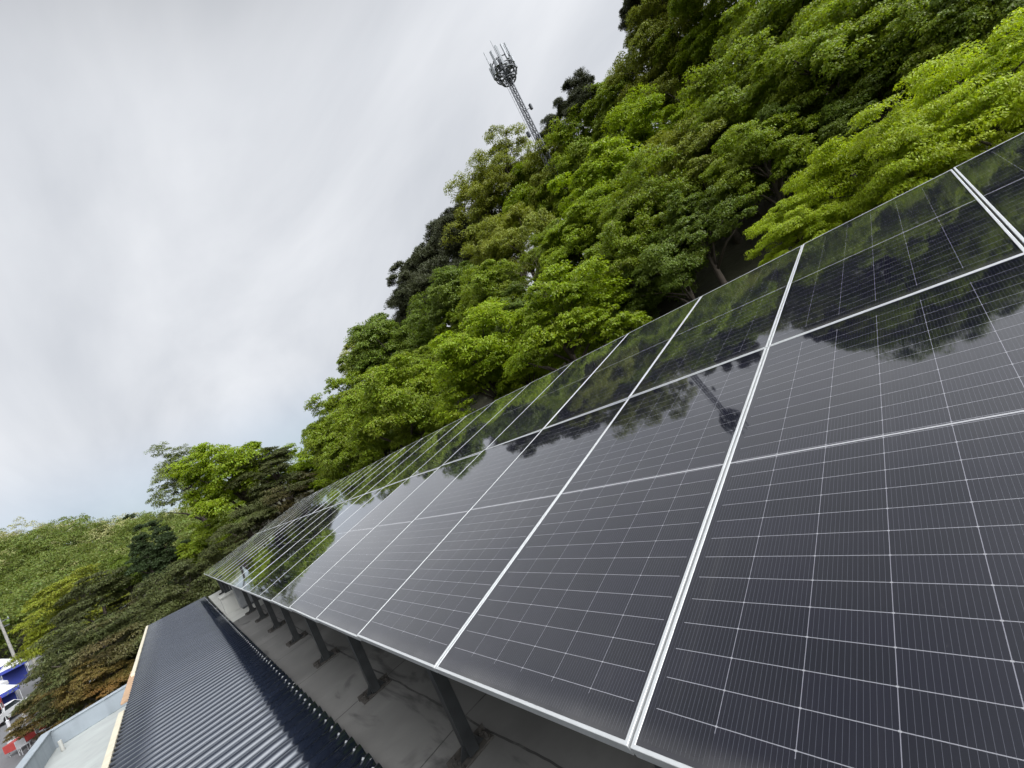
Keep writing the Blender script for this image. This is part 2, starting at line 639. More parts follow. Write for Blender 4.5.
part(MB().box(0.23, 0.77, 14.38, 14.87, ROOF + 0.004, ROOF + 0.05), 'plinth', M_DARKST, cab)

wing = empty('low_wing', (-3, 12, GZ))
tag(wing, 'low building wing with pale concrete roof and blue-grey parapet', 'building')
WR = -3.0
part(MB().box(-5.55, -0.12, -9, 23.2, GZ, WR - 0.2), 'wall', M_WALL, wing)
part(MB().box(-5.6, -0.13, -9.05, 23.25, WR - 0.2, WR), 'roof_slab', M_SLAB, wing)
part(MB().box(-5.6, -0.4, 23.0, 23.25, WR, -2.42), 'parapet', M_BLUEPARA, wing, 0.01)
part(MB().box(-5.6, -5.38, -9.05, 22.99, WR, -2.42), 'parapet', M_BLUEPARA, wing, 0.01)
part(MB().box(-5.63, -5.35, -9.06, 23.28, -2.42, -2.37).box(-5.34, -0.4, 22.97, 23.28, -2.42, -2.37), 'coping', M_BLUEPARA, wing, 0.01)
part(MB().tube([(-5.05, 21.9, WR), (-5.05, 21.9, WR + 0.35)], 0.05, 10), 'vent_pipe', M_PARA, wing)

# corrugated canopy between the two
can = empty('corrugated_canopy', (-1.2, 10, WR))
tag(can, 'long dark blue-grey corrugated metal canopy roof with cream timber edge', 'canopy')
PITCH, AMP = 0.205, 0.026
Y0, Y1 = -6.0, 24.3


def sheet_edge_left(y):
    return -1.88 - 0.0175 * (y - 3)


def sheet_edge_right(y):
    return -0.115 - 0.006 * (y - 3)


SH = -0.96           # right edge height
SLOPE = -0.030       # drops towards the right


def sheet_z(x):
    return SH + SLOPE * (x + 0.12)


# one wave: (phase, height -1..1)
PROF = [(q / 20.0, math.copysign(abs(math.cos(2 * math.pi * q / 20.0)) ** 0.7, math.cos(2 * math.pi * q / 20.0))) for q in range(20)]
me_v, me_f = [], []
nx = 4
rs0 = random.Random(2)
rows_y = []
k = int(math.floor(Y0 / PITCH))
while k * PITCH < Y1:
    for (ph, hgt) in PROF:
        y = (k + ph) * PITCH
        if Y0 <= y <= Y1:
            rows_y.append((y, hgt))
    k += 1
for (y, hgt) in rows_y:
    for i in range(nx + 1):
        t = i / nx
        x = sheet_edge_left(y) * (1 - t) + sheet_edge_right(y) * t
        sag = 0.004 * math.sin(y * 2.1 + 1.7 * i) + 0.002 * math.sin(y * 6.3 + 2.0 * i)
        me_v.append((x, y, sheet_z(x) + AMP * hgt + sag))
for j in range(len(rows_y) - 1):
    for i in range(nx):
        a = j * (nx + 1) + i
        me_f.append((a, a + 1, a + nx + 2, a + nx + 1))
me = bpy.data.meshes.new('corrugated_sheet')
me.from_pydata(me_v, [], me_f)
me.shade_smooth()
sh = link('corrugated_sheet', me, M_SHEET)
so = sh.modifiers.new('thickness', 'SOLIDIFY')
so.thickness = 0.004
so.offset = -1
sh.parent = can
sh.matrix_parent_inverse = Matrix.Translation(-Vector(can.location))
# fixing screws and pale profiled closers in the wave ends: the nearest 100 of each are parts, the rest one part
scr = MB().tube([(0, 0, -0.002), (0, 0, 0.004)], 0.011, 8).tube([(0, 0, 0.004), (0, 0, 0.011)], 0.006, 6).mesh('screw')
scr.materials.append(M_ALU)
clo = MB().box(-0.035, -0.006, -0.045, 0.045, -0.016, 0.010).mesh('wave_closer')
clo.materials.append(M_PARA)
ks = list(range(int(math.ceil(Y0 / PITCH)) + 1, int(Y1 / PITCH) - 1))
ks.sort(key=lambda k: abs(k * PITCH - 4.0))
for (me_, nm, xo, dz) in ((scr, 'screw', -0.05, AMP), (clo, 'wave_closer', 0.0, 0.0)):
    far_ = MB()
    for q, k in enumerate(ks):
        y = k * PITCH
        if nm == 'wave_closer' and rs0.random() < 0.4:
            continue
        x = sheet_edge_right(y) + xo
        z = sheet_z(x) + dz
        if q < 92:
            o = link(nm, me_, None, can)
            o.location = Vector((x, y, z)) - Vector(can.location)
            if nm == 'wave_closer':
                o.scale = (rs0.uniform(0.5, 1.2), rs0.uniform(0.5, 1.0), rs0.uniform(0.5, 1.1))
                o.location.y += rs0.uniform(-0.012, 0.012)
                o.rotation_euler = (0, rs0.uniform(-.2, .2), rs0.uniform(-.15, .15))
        elif nm == 'screw':
            far_.tube([(x, y, z - 0.002), (x, y, z + 0.008)], 0.010, 6)
        else:
            far_.box(x - 0.035, x - 0.006, y - 0.045, y + 0.045, z - 0.016, z + 0.010)
    tag(part(far_, nm, M_ALU if nm == 'screw' else M_PARA, can), kind='stuff')


def sloped_board(mb, ya, yb, xo0, xo1, zt, zb):
    v = []
    for y in (ya, yb):
        e = sheet_edge_left(y)
        for (xo, z) in ((xo0, zb), (xo1, zb), (xo1, zt), (xo0, zt)):
            v.append((e + xo, y, sheet_z(e) + z))
    mb.add(v, [(0, 1, 2, 3), (7, 6, 5, 4), (0, 4, 5, 1), (1, 5, 6, 2), (2, 6, 7, 3), (3, 7, 4, 0)])
    return mb


part(sloped_board(MB(), Y0, 9.9, -0.085, -0.004, 0.028, -0.14), 'fascia_board', M_CREAM, can, 0.004)
part(sloped_board(MB(), 10.9, 14.2, -0.13, -0.012, -0.012, -0.05), 'plywood_strip', M_PLY, can, 0.003)
part(sloped_board(MB(), 13.3, Y1, -0.085, -0.004, 0.030, -0.12), 'fascia_board', M_CREAM, can, 0.004)
for y in np.arange(-5, 24, 2.9):
    e = sheet_edge_left(y)
    part(MB().box(e + 0.02, -0.2, y - 0.03, y + 0.03, sheet_z(-0.2) - 0.17, sheet_z(-0.2) - 0.035), 'rafter', M_TIMBER, can)
    part(MB().box(e + 0.02, e + 0.11, y - 0.045, y + 0.045, WR, sheet_z(-0.2) - 0.171), 'post', M_TIMBER, can)

# ------------------------------------------------------------------ solar array
TH = R(13.5)
UU = Vector((math.cos(TH), 0, math.sin(TH)))
NN = Vector((-math.sin(TH), 0, math.cos(TH)))
PW, PL = 1.141, 2.4645
CW_, CL_ = 1.15, 2.475
LIP = 0.0122
FD = 0.035


def panel_meshes():
    # frame: four mitred bars, lip standing 2 mm over the glass
    mb = MB()
    hx, hy = PL / 2, PW / 2
    o_ = [(-hx, -hy), (hx, -hy), (hx, hy), (-hx, hy)]
    i_ = [(-hx + LIP, -hy + LIP), (hx - LIP, -hy + LIP), (hx - LIP, hy - LIP), (-hx + LIP, hy - LIP)]
    zt, zb = 0.0015, -FD
    vs_ = [(x, y, zt) for x, y in o_] + [(x, y, zt) for x, y in i_] + [(x, y, zb) for x, y in o_] + [(x, y, zb) for x, y in i_]
    fs = []
    for k in range(4):
        j = (k + 1) % 4
        fs += [(k, j, 4 + j, 4 + k), (8 + j, 8 + k, 12 + k, 12 + j), (8 + k, 8 + j, j, k), (4 + k, 4 + j, 12 + j, 12 + k)]
    mb.add(vs_, fs)
    frame = mb.mesh('frame', bevel=0.0012)
    a, b = PL / 2 - LIP, PW / 2 - LIP
    sheet = bpy.data.meshes.new('cell_sheet')
    z0, z1 = -0.0045, -0.0005
    v = [(-a, -b, z1), (a, -b, z1), (a, b, z1), (-a, b, z1), (-a, -b, z0), (a, -b, z0), (a, b, z0), (-a, b, z0)]
    f = [(0, 1, 2, 3), (7, 6, 5, 4), (0, 4, 5, 1), (1, 5, 6, 2), (2, 6, 7, 3), (3, 7, 4, 0)]
    sheet.from_pydata(v, [], f)
    uvl = sheet.uv_layers.new(name='UVMap')
    for poly in sheet.polygons:
        for li in poly.loop_indices:
            p = sheet.vertices[sheet.loops[li].vertex_index].co
            uvl.data[li].uv = (p.y + b, p.x + a)
    sheet.materials.append(M_CELL)
    sheet.materials.append(M_BACK)
    for poly in sheet.polygons:
        poly.material_index = 0 if poly.normal.z > 0.5 else 1
    return frame, sheet


FRAME_ME, SHEET_ME = panel_meshes()
ORD = ['first', 'second', 'third', 'fourth', 'fifth', 'sixth', 'seventh', 'eighth', 'ninth', 'tenth', 'eleventh', 'twelfth',
       'thirteenth', 'fourteenth', 'fifteenth', 'sixteenth', 'seventeenth', 'eighteenth', 'nineteenth', 'twentieth',
       'twenty-first', 'twenty-second', 'twenty-third', 'twenty-fourth']
rp = random.Random(11)
PANEL_TILT = {(0, 1): (0.4, 0), (0, 2): (0.9, 0), (0, 3): (1.2, 0), (0, 4): (1.1, 0), (1, 3): (0.5, 0), (1, 4): (0.8, 0)}
LAST = 20
for row in (0, 1):
    for i in range(-2, LAST + 1):
        c = UU * (row * CL_ + 0.008 + PL / 2) + Vector((0, (i + 0.5) * CW_, 0))
        rt = empty('solar_panel', c, (R(rp.gauss(0, 0.10)), -TH + R(rp.gauss(0, 0.13)), 0))
        if (row, i) in PANEL_TILT:
            rt.rotation_euler.x += R(PANEL_TILT[(row, i)][0])
            rt.rotation_euler.y += R(PANEL_TILT[(row, i)][1])
        k = LAST - i
        rowname = ('lower', 'upper')[row]
        if i == -2:
            lab = 'black %s-row solar panel cut by the right frame edge' % rowname
            if row == 0:
                lab = 'black lower-row solar panel just beyond the right frame edge'
        elif i == -1:
            lab = ('largest black solar panel, filling the lower right corner of the photo', 'black upper-row solar panel meeting the right frame edge, above the largest panel')[row]
        elif i == 0:
            lab = ('black lower-row solar panel left of the largest one, tower reflected in its top', 'black upper-row solar panel directly above the one reflecting the tower')[row]
        elif i <= 3:
            lab = 'black %s-row solar panel, %s to the left of the one %s' % (rowname, ORD[i - 1], ('reflecting the tower head', 'above the tower reflection')[row])
        elif k == 0:
            lab = 'black %s-row solar panel at the far end of the array' % rowname
        else:
            lab = 'black %s-row solar panel, %s counted from the far end of the array' % (rowname, ORD[k])
        tag(rt, lab, 'solar panel', 'solar panels of the tilted array')
        fr = link('frame', FRAME_ME, M_ALU, rt)
        sh_ = link('cell_sheet', SHEET_ME, None, rt)

# support: purlins along the row, rafters, posts
PM = Matrix(((UU.x, 0, NN.x, 0), (0, 1, 0, 0), (UU.z, 0, NN.z, 0), (0, 0, 0, 1)))
sup = empty('panel_rack', (2.4, 11, 0))
tag(sup, 'grey steel rack of rails under the tilted solar panels', 'rack')
YA, YB = -2.3, 24.1


def part2(mb, name, mat, bevel=0.0):
    return part(mb, name, mat, sup, bevel)


for vv_ in (0.36, 1.9, 3.05, 4.45):
    mb = MB()
    mb.box(vv_ - 0.03, vv_ + 0.03, YA, YB, -FD - 0.06, -FD - 0.002, PM)
    part2(mb, 'purlin', M_GALV)
POSTY = [2.05 + 1.83 * k for k in range(-2, 12)]
for y in POSTY:
    part2(MB().box(0.25, 4.6, y - 0.035, y + 0.035, -FD - 0.15, -FD - 0.062, PM), 'rafter', M_GALV)

XF, XR = 0.30, 4.10


def post_meshes(h):
    w = 0.042
    shaft = MB().box(-w, w, -w, w, 0.012, h).mesh('shaft', bevel=0.004)
    plate = MB().box(-0.15, 0.15, -0.065, 0.065, 0.0, 0.012).mesh('base_plate', bevel=0.002)
    g = MB()
    for s in (-1, 1):
        g.add([(s * w, -0.005, 0.012), (s * 0.10, -0.005, 0.012), (s * w, -0.005, 0.10), (s * w, 0.005, 0.012), (s * 0.10, 0.005, 0.012), (s * w, 0.005, 0.10)],
              [(0, 1, 2), (5, 4, 3), (0, 3, 4, 1), (1, 4, 5, 2), (2, 5, 3, 0)])
    gus = g.mesh('gusset')
    ang = MB().box(-0.16, 0.16, 0.066, 0.072, 0.0, 0.05).mesh('angle_cleat')
    b = MB().tube([(0, 0, 0.0), (0, 0, 0.058)], 0.009, 8).tube([(0, 0, 0.013), (0, 0, 0.03)], 0.02, 6).mesh('anchor_bolt')
    return shaft, plate, gus, ang, b


for row, (x, nm) in enumerate(((XF, 'front'), (XR, 'rear'))):
    h = x * math.tan(TH) - ROOF - (FD + 0.10) / math.cos(TH)
    ms = post_meshes(h)
    for k, y in enumerate(POSTY):
        if row == 0 and (k == 0 or k == 9):
            continue
        rt = empty('steel_post', (x, y, ROOF + (0.005 if y > 13.2 else 0.001)), (0, 0, R(rp.uniform(-3, 3))))
        if row == 0:
            vis = k - 2
            if vis >= 0 and vis <= 7:
                lab = ['dark steel post with bolted base plate nearest the camera', 'second nearest dark steel post under the lower panel edge',
                       'third nearest dark steel post under the lower panel edge', 'fourth nearest dark steel post under the lower panel edge',
                       'fifth nearest dark steel post under the lower panel edge', 'sixth nearest dark steel post, on paler roof floor',
                       'seventh dark steel post, last one in front of the grey cabinet', 'dark steel post right beside the grey cabinet'][vis]
            elif vis < 0:
                lab = 'dark steel post under the largest near panel, hidden below it'
            else:
                lab = 'dark steel post hidden behind the grey cabinet, number %s in the row' % ORD[k]
        else:
            lab = 'tall dark steel post at the rear of the rack, hidden below the panels'
        tag(rt, lab, 'post', 'front posts of the panel rack' if row == 0 else 'rear posts of the panel rack')
        link('shaft', ms[0], M_GALV, rt)
        link('base_plate', ms[1], M_BOLT, rt)
        link('gusset', ms[2], M_GALV, rt)
        link('angle_cleat', ms[3], M_BOLT, rt)
        for sx in (-0.115, 0.115):
            for sy in (-0.04, 0.04):
                link('anchor_bolt', ms[4], M_BOLT, rt, (sx, sy, 0.0))

# ------------------------------------------------------------------ antenna tower
TX, TY = 37.45, 21.1
TZ = terrain(TX, TY)
TTOP = 31.3
tw = empty('antenna_tower', (TX, TY, TZ))
tag(tw, 'slim grey lattice antenna tower with a ring of antennas, rising above the hill trees', 'tower')
mb = MB()
HT = TTOP - TZ
w = 0.27
legs = [(w * math.cos(a), w * math.sin(a)) for a in (0.5, 0.5 + 2.0944, 0.5 + 4.18879)]
for (lx, ly) in legs:
    mb.tube([(lx * 1.3, ly * 1.3, 0), (lx, ly, HT)], 0.08, 6)
nb = int(HT / 0.75)
for k in range(nb):
    z0 = HT * k / nb
    z1 = HT * (k + 1) / nb
    for q in range(3):
        a, b = legs[q], legs[(q + 1) % 3]
        mb.tube([(a[0], a[1], z0), (b[0], b[1], z1)], 0.035, 4)
        mb.tube([(a[0], a[1], z1), (b[0], b[1], z1)], 0.035, 4)
mb.build('lattice_mast', M_MAST, tw)
mb = MB()
for z in np.arange(0.5, HT - 0.5, 0.45):
    mb.tube([(-0.62, -0.1, z), (-0.62, 0.2, z)], 0.012, 4)
mb.tube([(-0.62, -0.1, 0), (-0.62, -0.1, HT)], 0.022, 4)
mb.tube([(-0.62, 0.2, 0), (-0.62, 0.2, HT)], 0.022, 4)
mb.build('ladder', M_MAST, tw)
for (zz, sx) in ((HT - 3.7, 0.55), (HT - 6.2, -0.5)):
    MB().tube([(0, 0, zz), (sx, -sx, zz)], 0.03, 5).box(sx - 0.12, sx + 0.12, -sx - 0.12, -sx + 0.12, zz - 0.2, zz + 0.35).build('bracket_unit', M_DARKST, tw)


def ring(mb, r, z, rad, n=28):
    mb.tube([(r * math.cos(2 * math.pi * k / n), r * math.sin(2 * math.pi * k / n), z) for k in range(n + 1)], rad, 6, False)


mb = MB()
RR = 1.16
ring(mb, 0.75, HT - 0.1, 0.07)
for zz in (0.55, 1.1, 1.75):
    ring(mb, RR, HT + zz, 0.055)
for k in range(16):
    a = 2 * math.pi * k / 16
    ca, sa = math.cos(a), math.sin(a)
    mb.tube([(0.2 * ca, 0.2 * sa, HT - 0.1), (0.75 * ca, 0.75 * sa, HT - 0.1), (RR * ca, RR * sa, HT + 0.55), (RR * ca, RR * sa, HT + 1.9)], 0.035, 5)
    if k % 2 == 0:
        mb.tube([(0.2 * ca, 0.2 * sa, HT + 0.55), (RR * ca, RR * sa, HT + 0.55)], 0.035, 5)
        mb.tube([(0.2 * ca, 0.2 * sa, HT + 1.4), (RR * ca, RR * sa, HT + 1.1)], 0.03, 5)
mb.tube([(0, 0, HT - 0.2), (0, 0, HT + 2.4)], 0.16, 8)
mb.build('platform_cage', M_DARKST, tw)
ra = random.Random(4)
for k in range(12):
    a = 2 * math.pi * k / 12 + 0.2
    ca, sa = math.cos(a), math.sin(a)
    rr = RR + 0.10
    z0 = HT + ra.uniform(0.5, 1.2)
    ln = ra.choice((1.3, 1.7, 2.2))
    m = Matrix.Translation((rr * ca, rr * sa, z0)) @ Matrix.Rotation(a, 4, 'Z')
    MB().box(-0.08, 0.08, -0.13, 0.13, 0, ln, m).build('panel_antenna', M_ANT, tw, bevel=0.03)
    m2 = Matrix.Translation((0.8 * ca, 0.8 * sa, HT + ra.uniform(0.6, 1.3))) @ Matrix.Rotation(a, 4, 'Z')
    MB().box(-0.12, 0.12, -0.17, 0.17, 0, 0.5, m2).build('radio_unit', M_ANT if k % 3 else M_DARKST, tw, bevel=0.02)
MB().tube([(0.1, 0, HT + 2.0), (0.1, 0, HT + 4.7)], [0.045, 0.02], 6).build('whip_aerial', M_MAST, tw)
MB().tube([(-0.9, 0.7, HT + 1.6), (-0.9, 0.7, HT + 3.7)], [0.06, 0.05], 6).build('whip_aerial', M_ANT, tw)
MB().tube([(0.7, -0.8, HT + 1.6), (0.7, -0.8, HT + 3.5)], [0.06, 0.05], 6).build('whip_aerial', M_ANT, tw)
TREES = [
    (13.99, -2.17, 1.99, 3.0, 'weep', 'large yellow-green tree with drooping leaf sprays behind the top right corner of the panels', 'bright trees behind the panels'),
    (12.8, -0.4, 1.69, 3.55, 'weep', 'yellow-green drooping tree directly left of the largest bright tree above the panel top edge', 'bright trees behind the panels'),
    (12.36, 1.36, 1.14, 3.61, 'weep', 'low yellow-green drooping tree touching the panel edge beside the dark gap', 'bright trees behind the panels'),
    (13.42, 9.82, 2.61, 3.93, 'bright', 'vivid green layered tree above the panel edge in mid hillside', 'bright trees behind the panels'),
    (13.2, 15.4, 3.0, 4.71, 'bright', 'vivid green tree spreading left below the reddish bare tree', 'bright trees behind the panels'),
    (14.34, 14.43, 1.76, 2.7, 'bright', 'small vivid green crown tucked against the panel edge below the taller vivid trees', 'bright trees behind the panels'),
    (11.95, 46.35, 3.14, 4.92, 'bright', 'small lime green tree poking over the far top corner of the panels', 'bright trees behind the panels'),
    (11.48, 23.04, 3.25, 6.16, 'broad', 'mid green rounded tree between the vivid green tree and the skyline tree on the left', 'woodland trees on the hillside'),
    (14.8, 36.13, 3.65, 6.82, 'broad', 'mid green tree on the skyline at the lower left end of the hill', 'woodland trees on the hillside'),
    (10.97, 31.66, 3.07, 5.8, 'broad', 'mid green tree just above the far panels with small lime tree below it', 'woodland trees on the hillside'),
    (16.65, 50.68, 2.88, 5.18, 'deep', 'dark green tree on the skyline at the far left foot of the hill', 'woodland trees on the hillside'),
    (39.81, 82.2, 5.16, 9.95, 'olive', 'pale olive tree top on the skyline above the left foot of the hill', 'woodland trees on the hillside'),
    (20.27, 37.01, 4.29, 7.7, 'deep', 'dark green tree below the pines and left of the reddish bare tree', 'woodland trees on the hillside'),
    (22.24, 34.56, 3.43, 6.1, 'deep', 'dusky green tree with twiggy top beside the reddish bare tree', 'woodland trees on the hillside'),
    (22.67, 27.36, 3.73, 6.61, 'deep', 'deep green tree right under the dark pines', 'woodland trees on the hillside'),
    (39.85, 52.95, 4.57, 13.07, 'pine', 'dark grey-green pine at the left end of the pine group on the skyline', 'dark pines on the ridge'),
    (39.93, 44.74, 4.77, 13.36, 'pine', 'dark grey-green pine with the tallest rounded top in the pine group', 'dark pines on the ridge'),
    (35.78, 34.44, 3.22, 11.92, 'pine', 'dark pine squeezed against the yellow-green tree on the skyline', 'dark pines on the ridge'),
    (39.82, 59.21, 4.18, 10.63, 'pine', 'lowest dark pine hanging over the slope at the left of the pine group', 'dark pines on the ridge'),
    (31.26, 38.18, 3.92, 7.83, 'pine', 'dark pine standing in front of the other pines of the group', 'dark pines on the ridge'),
    (39.59, 16.59, 1.97, 14.02, 'pine', 'small dark pine sticking up on the skyline right of the antenna tower', 'dark pines on the ridge'),
    (39.84, 20.42, 1.48, 13.82, 'pine', 'slim dark pine beside the foot of the antenna tower', 'dark pines on the ridge'),
    (26.87, 37.74, 2.74, 4.37, 'bare', 'leafless reddish-brown tree between the deep green tree and dusky green tree', 'bare trees on the slope'),
    (21.7, 16.91, 2.33, 3.64, 'bare', 'leafless pale grey branching tree below the yellow-green tree in mid slope', 'bare trees on the slope'),
    (38.74, 27.54, 4.19, 13.99, 'olive', 'loose yellow-green tree on the skyline just left of the antenna tower', 'woodland trees on the hillside'),
    (36.91, 31.37, 4.8, 11.79, 'olive', 'yellow-green tree bulging out over the dark pines', 'woodland trees on the hillside'),
    (27.46, 23.59, 3.06, 5.74, 'olive', 'small yellow-green tree on the slope between pines and bare grey tree', 'woodland trees on the hillside'),
    (39.56, 26.39, 4.84, 8.62, 'bright', 'green tree below the foot of the antenna tower', 'woodland trees on the hillside'),
    (39.55, 18.29, 4.24, 8.45, 'broad', 'green skyline tree directly right of the antenna tower foot', 'woodland trees on the hillside'),
    (24.58, 11.44, 3.18, 4.97, 'bright', 'fresh green tree in the middle of the slope below the small skyline pine', 'woodland trees on the hillside'),
    (21.78, 12.76, 2.57, 3.97, 'bright', 'fresh yellowish tree right of the bare grey tree', 'woodland trees on the hillside'),
    (17.35, 8.16, 2.01, 3.59, 'broad', 'shaded green tree above the panel edge right of the fresh yellowish tree', 'woodland trees on the hillside'),
    (39.93, 14.46, 3.42, 10.02, 'broad', 'round green tree on the skyline between the small pine and the olive tree', 'woodland trees on the hillside'),
    (33.36, 10.66, 3.54, 5.62, 'bright', 'fresh green tree below the round skyline tree', 'woodland trees on the hillside'),
    (19.33, 6.95, 2.25, 4.01, 'broad', 'green tree in the lower middle of the slope beside the dark gap', 'woodland trees on the hillside'),
    (16.55, 6.26, 1.55, 2.61, 'deep', 'dark green tree low on the slope touching the panel edge', 'woodland trees on the hillside'),
    (17.26, 4.89, 1.74, 3.12, 'deep', 'dark green tree at the left border of the dark gap', 'woodland trees on the hillside'),
    (21.51, 4.9, 2.25, 4.0, 'olive', 'dull olive green tree in mid slope above the dark gap', 'woodland trees on the hillside'),
    (39.99, 9.6, 3.29, 11.27, 'olive', 'tall olive tree with thin see-through top on the upper skyline', 'woodland trees on the hillside'),
    (39.47, 6.65, 2.74, 12.23, 'olive', 'olive tree at the upper frame edge beside the dark hanging crown', 'woodland trees on the hillside'),
    (39.94, 8.05, 1.68, 15.72, 'pine', 'dark crown hanging into the sky at the upper frame edge', 'dark pines on the ridge'),
    (39.68, 8.07, 3.48, 7.29, 'olive', 'brownish olive tree below the tall see-through olive tree', 'woodland trees on the hillside'),
    (39.02, 4.62, 3.78, 7.52, 'bright', 'fresh green upright tree right of the brownish olive tree', 'woodland trees on the hillside'),
    (22.89, 2.9, 2.37, 4.49, 'broad', 'full green tree on the upper slope below the fresh green upright tree', 'woodland trees on the hillside'),
    (19.01, 2.56, 1.77, 3.32, 'broad', 'green tree with drooping rounded clumps just above the dark gap', 'woodland trees on the hillside'),
    (26.31, 0.33, 2.72, 4.94, 'broad', 'broad green tree near the upper frame edge in the middle of the right slope', 'woodland trees on the hillside'),
    (20.88, 0.08, 2.16, 3.98, 'broad', 'broad green tree with pale clumps above the bright drooping trees', 'woodland trees on the hillside'),
    (20.83, 1.54, 1.66, 2.94, 'deep', 'dark green tree behind the tip of the bright drooping tree', 'woodland trees on the hillside'),
    (19.92, 0.42, 1.3, 2.09, 'deep', 'low dark green tree directly above the middle bright drooping tree', 'woodland trees on the hillside'),
    (22.76, -1.69, 2.16, 3.96, 'broad', 'green tree at the upper frame edge left of the shadowy hollow', 'woodland trees on the hillside'),
    (20.78, -1.1, 1.53, 2.56, 'deep', 'dark green tree just above the bright drooping trees right of the pale clumped tree', 'woodland trees on the hillside'),
    (20.36, -2.75, 1.69, 2.86, 'broad', 'green tree in the upper right above the largest bright drooping tree', 'woodland trees on the hillside'),
    (20.09, -3.84, 1.61, 2.77, 'deep', 'dark green tree filling the upper right frame corner', 'woodland trees on the hillside'),
    (23.93, -3.45, 2.16, 3.7, 'deep', 'dark green tree cut by the upper frame edge beside the right corner tree', 'woodland trees on the hillside'),
    (5.8, 49.78, 5.04, 10.98, 'bright', 'yellow-green spreading tree standing alone left of the hill beyond the far panels', 'trees beyond the far end of the roof'),
    (2.52, 58.02, 3.32, 13.91, 'spindly', 'thin feathery grey-green tree at the left rim of the yellow-green spreading tree', 'trees beyond the far end of the roof'),
    (8.15, 45.01, 3.65, 9.22, 'brown', 'brown-green conifer between the yellow-green spreading tree and the hill', 'trees beyond the far end of the roof'),
    (4.32, 43.29, 3.11, 5.56, 'brown', 'brown-green conifer right behind the far corner of the panels', 'trees beyond the far end of the roof'),
    (2.04, 50.74, 2.5, 6.46, 'broad', 'leafy green tree under the yellow-green spreading tree', 'trees beyond the far end of the roof'),
    (-0.91, 50.66, 2.01, 7.44, 'spire', 'taller dark pointed conifer beside the yellow-green spreading tree', 'dark pointed conifers'),
    (-2.34, 50.58, 1.96, 7.95, 'spire', 'dark pointed conifer in front of the far wooded hill', 'dark pointed conifers'),
    (-4.29, 56.45, 2.11, 7.36, 'deep', 'dark round evergreen left of the pointed conifers', 'trees beyond the far end of the roof'),
    (-9.76, 72.33, 4.84, 5.74, 'gold', 'golden-green conifer with bright outer branches at the left', 'trees beyond the far end of the roof'),
    (-0.82, 41.31, 3.28, 3.67, 'brown', 'brown-green conifer behind the far end of the metal roof', 'trees beyond the far end of the roof'),
    (-6.03, 54.12, 4.09, 4.66, 'brown', 'brown conifer right of the golden-green conifer', 'trees beyond the far end of the roof'),
    (-5.18, 36.49, 3.18, 3.54, 'brown', 'wide layered brown-green conifer left of the metal roof', 'trees beyond the far end of the roof'),
    (-3.72, 37.9, 2.55, 2.82, 'brown', 'small brown-green conifer at the corner of the metal roof', 'trees beyond the far end of the roof'),
    (-7.5, 44.73, 2.65, 2.94, 'brown', 'brown conifer below the golden-green conifer', 'trees beyond the far end of the roof'),
    (-8.75, 42.54, 1.66, 1.81, 'rust', 'rusty orange-brown conifer by the corner of the lower roof', 'trees beyond the far end of the roof'),
    (-5.64, 33.61, 1.8, 1.84, 'rust', 'rusty brown conifer peeping over the lower roof parapet', 'trees beyond the far end of the roof'),
    (21.02, 20.19, 2.64, 4.91, 'broad', 'green tree on the slope right of the deep green tree under the pines', 'woodland trees on the hillside'),
    (27.9, 21.13, 3.29, 6.15, 'olive', 'yellow-olive tree between the antenna tower foot and the bare grey tree', 'woodland trees on the hillside'),
    (18.39, 16.65, 2.0, 3.58, 'deep', 'shaded tree behind the vivid green layered tree', 'woodland trees on the hillside'),
    (24.96, 25.95, 3.06, 5.46, 'deep', 'dark green tree directly below the yellow-green tree bulging over the pines', 'woodland trees on the hillside'),
    (21.38, 25.31, 2.32, 4.38, 'broad', 'small green tree above the vivid green tree spreading left', 'woodland trees on the hillside'),
    (16.87, 9.99, 1.63, 3.03, 'broad', 'green tree low on the slope just right of the vivid green layered tree', 'woodland trees on the hillside'),
    (22.36, 14.91, 2.25, 4.21, 'broad', 'leafy green tree behind the bare grey tree', 'woodland trees on the hillside'),
    (16.34, 8.52, 1.16, 2.02, 'deep', 'low dark tree at the panel edge left of the third panel seam', 'woodland trees on the hillside'),
    (39.75, 22.8, 3.94, 9.08, 'olive', 'yellowish tree just under the foot of the antenna tower on the right', 'woodland trees on the hillside'),
    (17.22, 27.19, 2.54, 4.68, 'broad', 'green tree touching the left side of the vivid green spreading tree', 'woodland trees on the hillside'),
    (39.77, 10.66, 3.16, 7.9, 'olive', 'olive tree halfway between the round skyline tree and the upper frame edge', 'woodland trees on the hillside'),
    (-2.62, 45.01, 2.65, 2.96, 'brown', 'brown-green conifer touching the far corner of the metal roof', 'trees beyond the far end of the roof'),
    (2.41, 53.25, 3.43, 3.93, 'brown', 'brown-green conifer below the far corner of the panels', 'trees beyond the far end of the roof'),
    (22.32, 10.25, 2.31, 3.55, 'bright', 'green tree in the lower middle of the slope left of the dark gap', 'woodland trees on the hillside'),
    (39.93, 22.09, 4.11, 6.65, 'bright', 'green tree in the centre of the slope under the skyline pine', 'woodland trees on the hillside'),
    (39.82, 6.51, 3.22, 8.76, 'broad', 'green tree between the olive trees and the fresh green upright tree at the top', 'woodland trees on the hillside'),
    (26.23, 1.8, 2.27, 4.25, 'broad', 'green tree in the centre of the right slope below the upper frame edge', 'woodland trees on the hillside'),
    (23.04, 4.16, 1.92, 3.5, 'broad', 'green tree in mid slope straight above the third panel seam', 'woodland trees on the hillside'),
    (22.48, 6.75, 1.86, 2.93, 'bright', 'fresh green young tree in the lower slope left of the dark gap', 'woodland trees on the hillside'),
    (20.98, -1.99, 1.61, 3.06, 'broad', 'green tree between the two dark trees at the upper right', 'woodland trees on the hillside'),
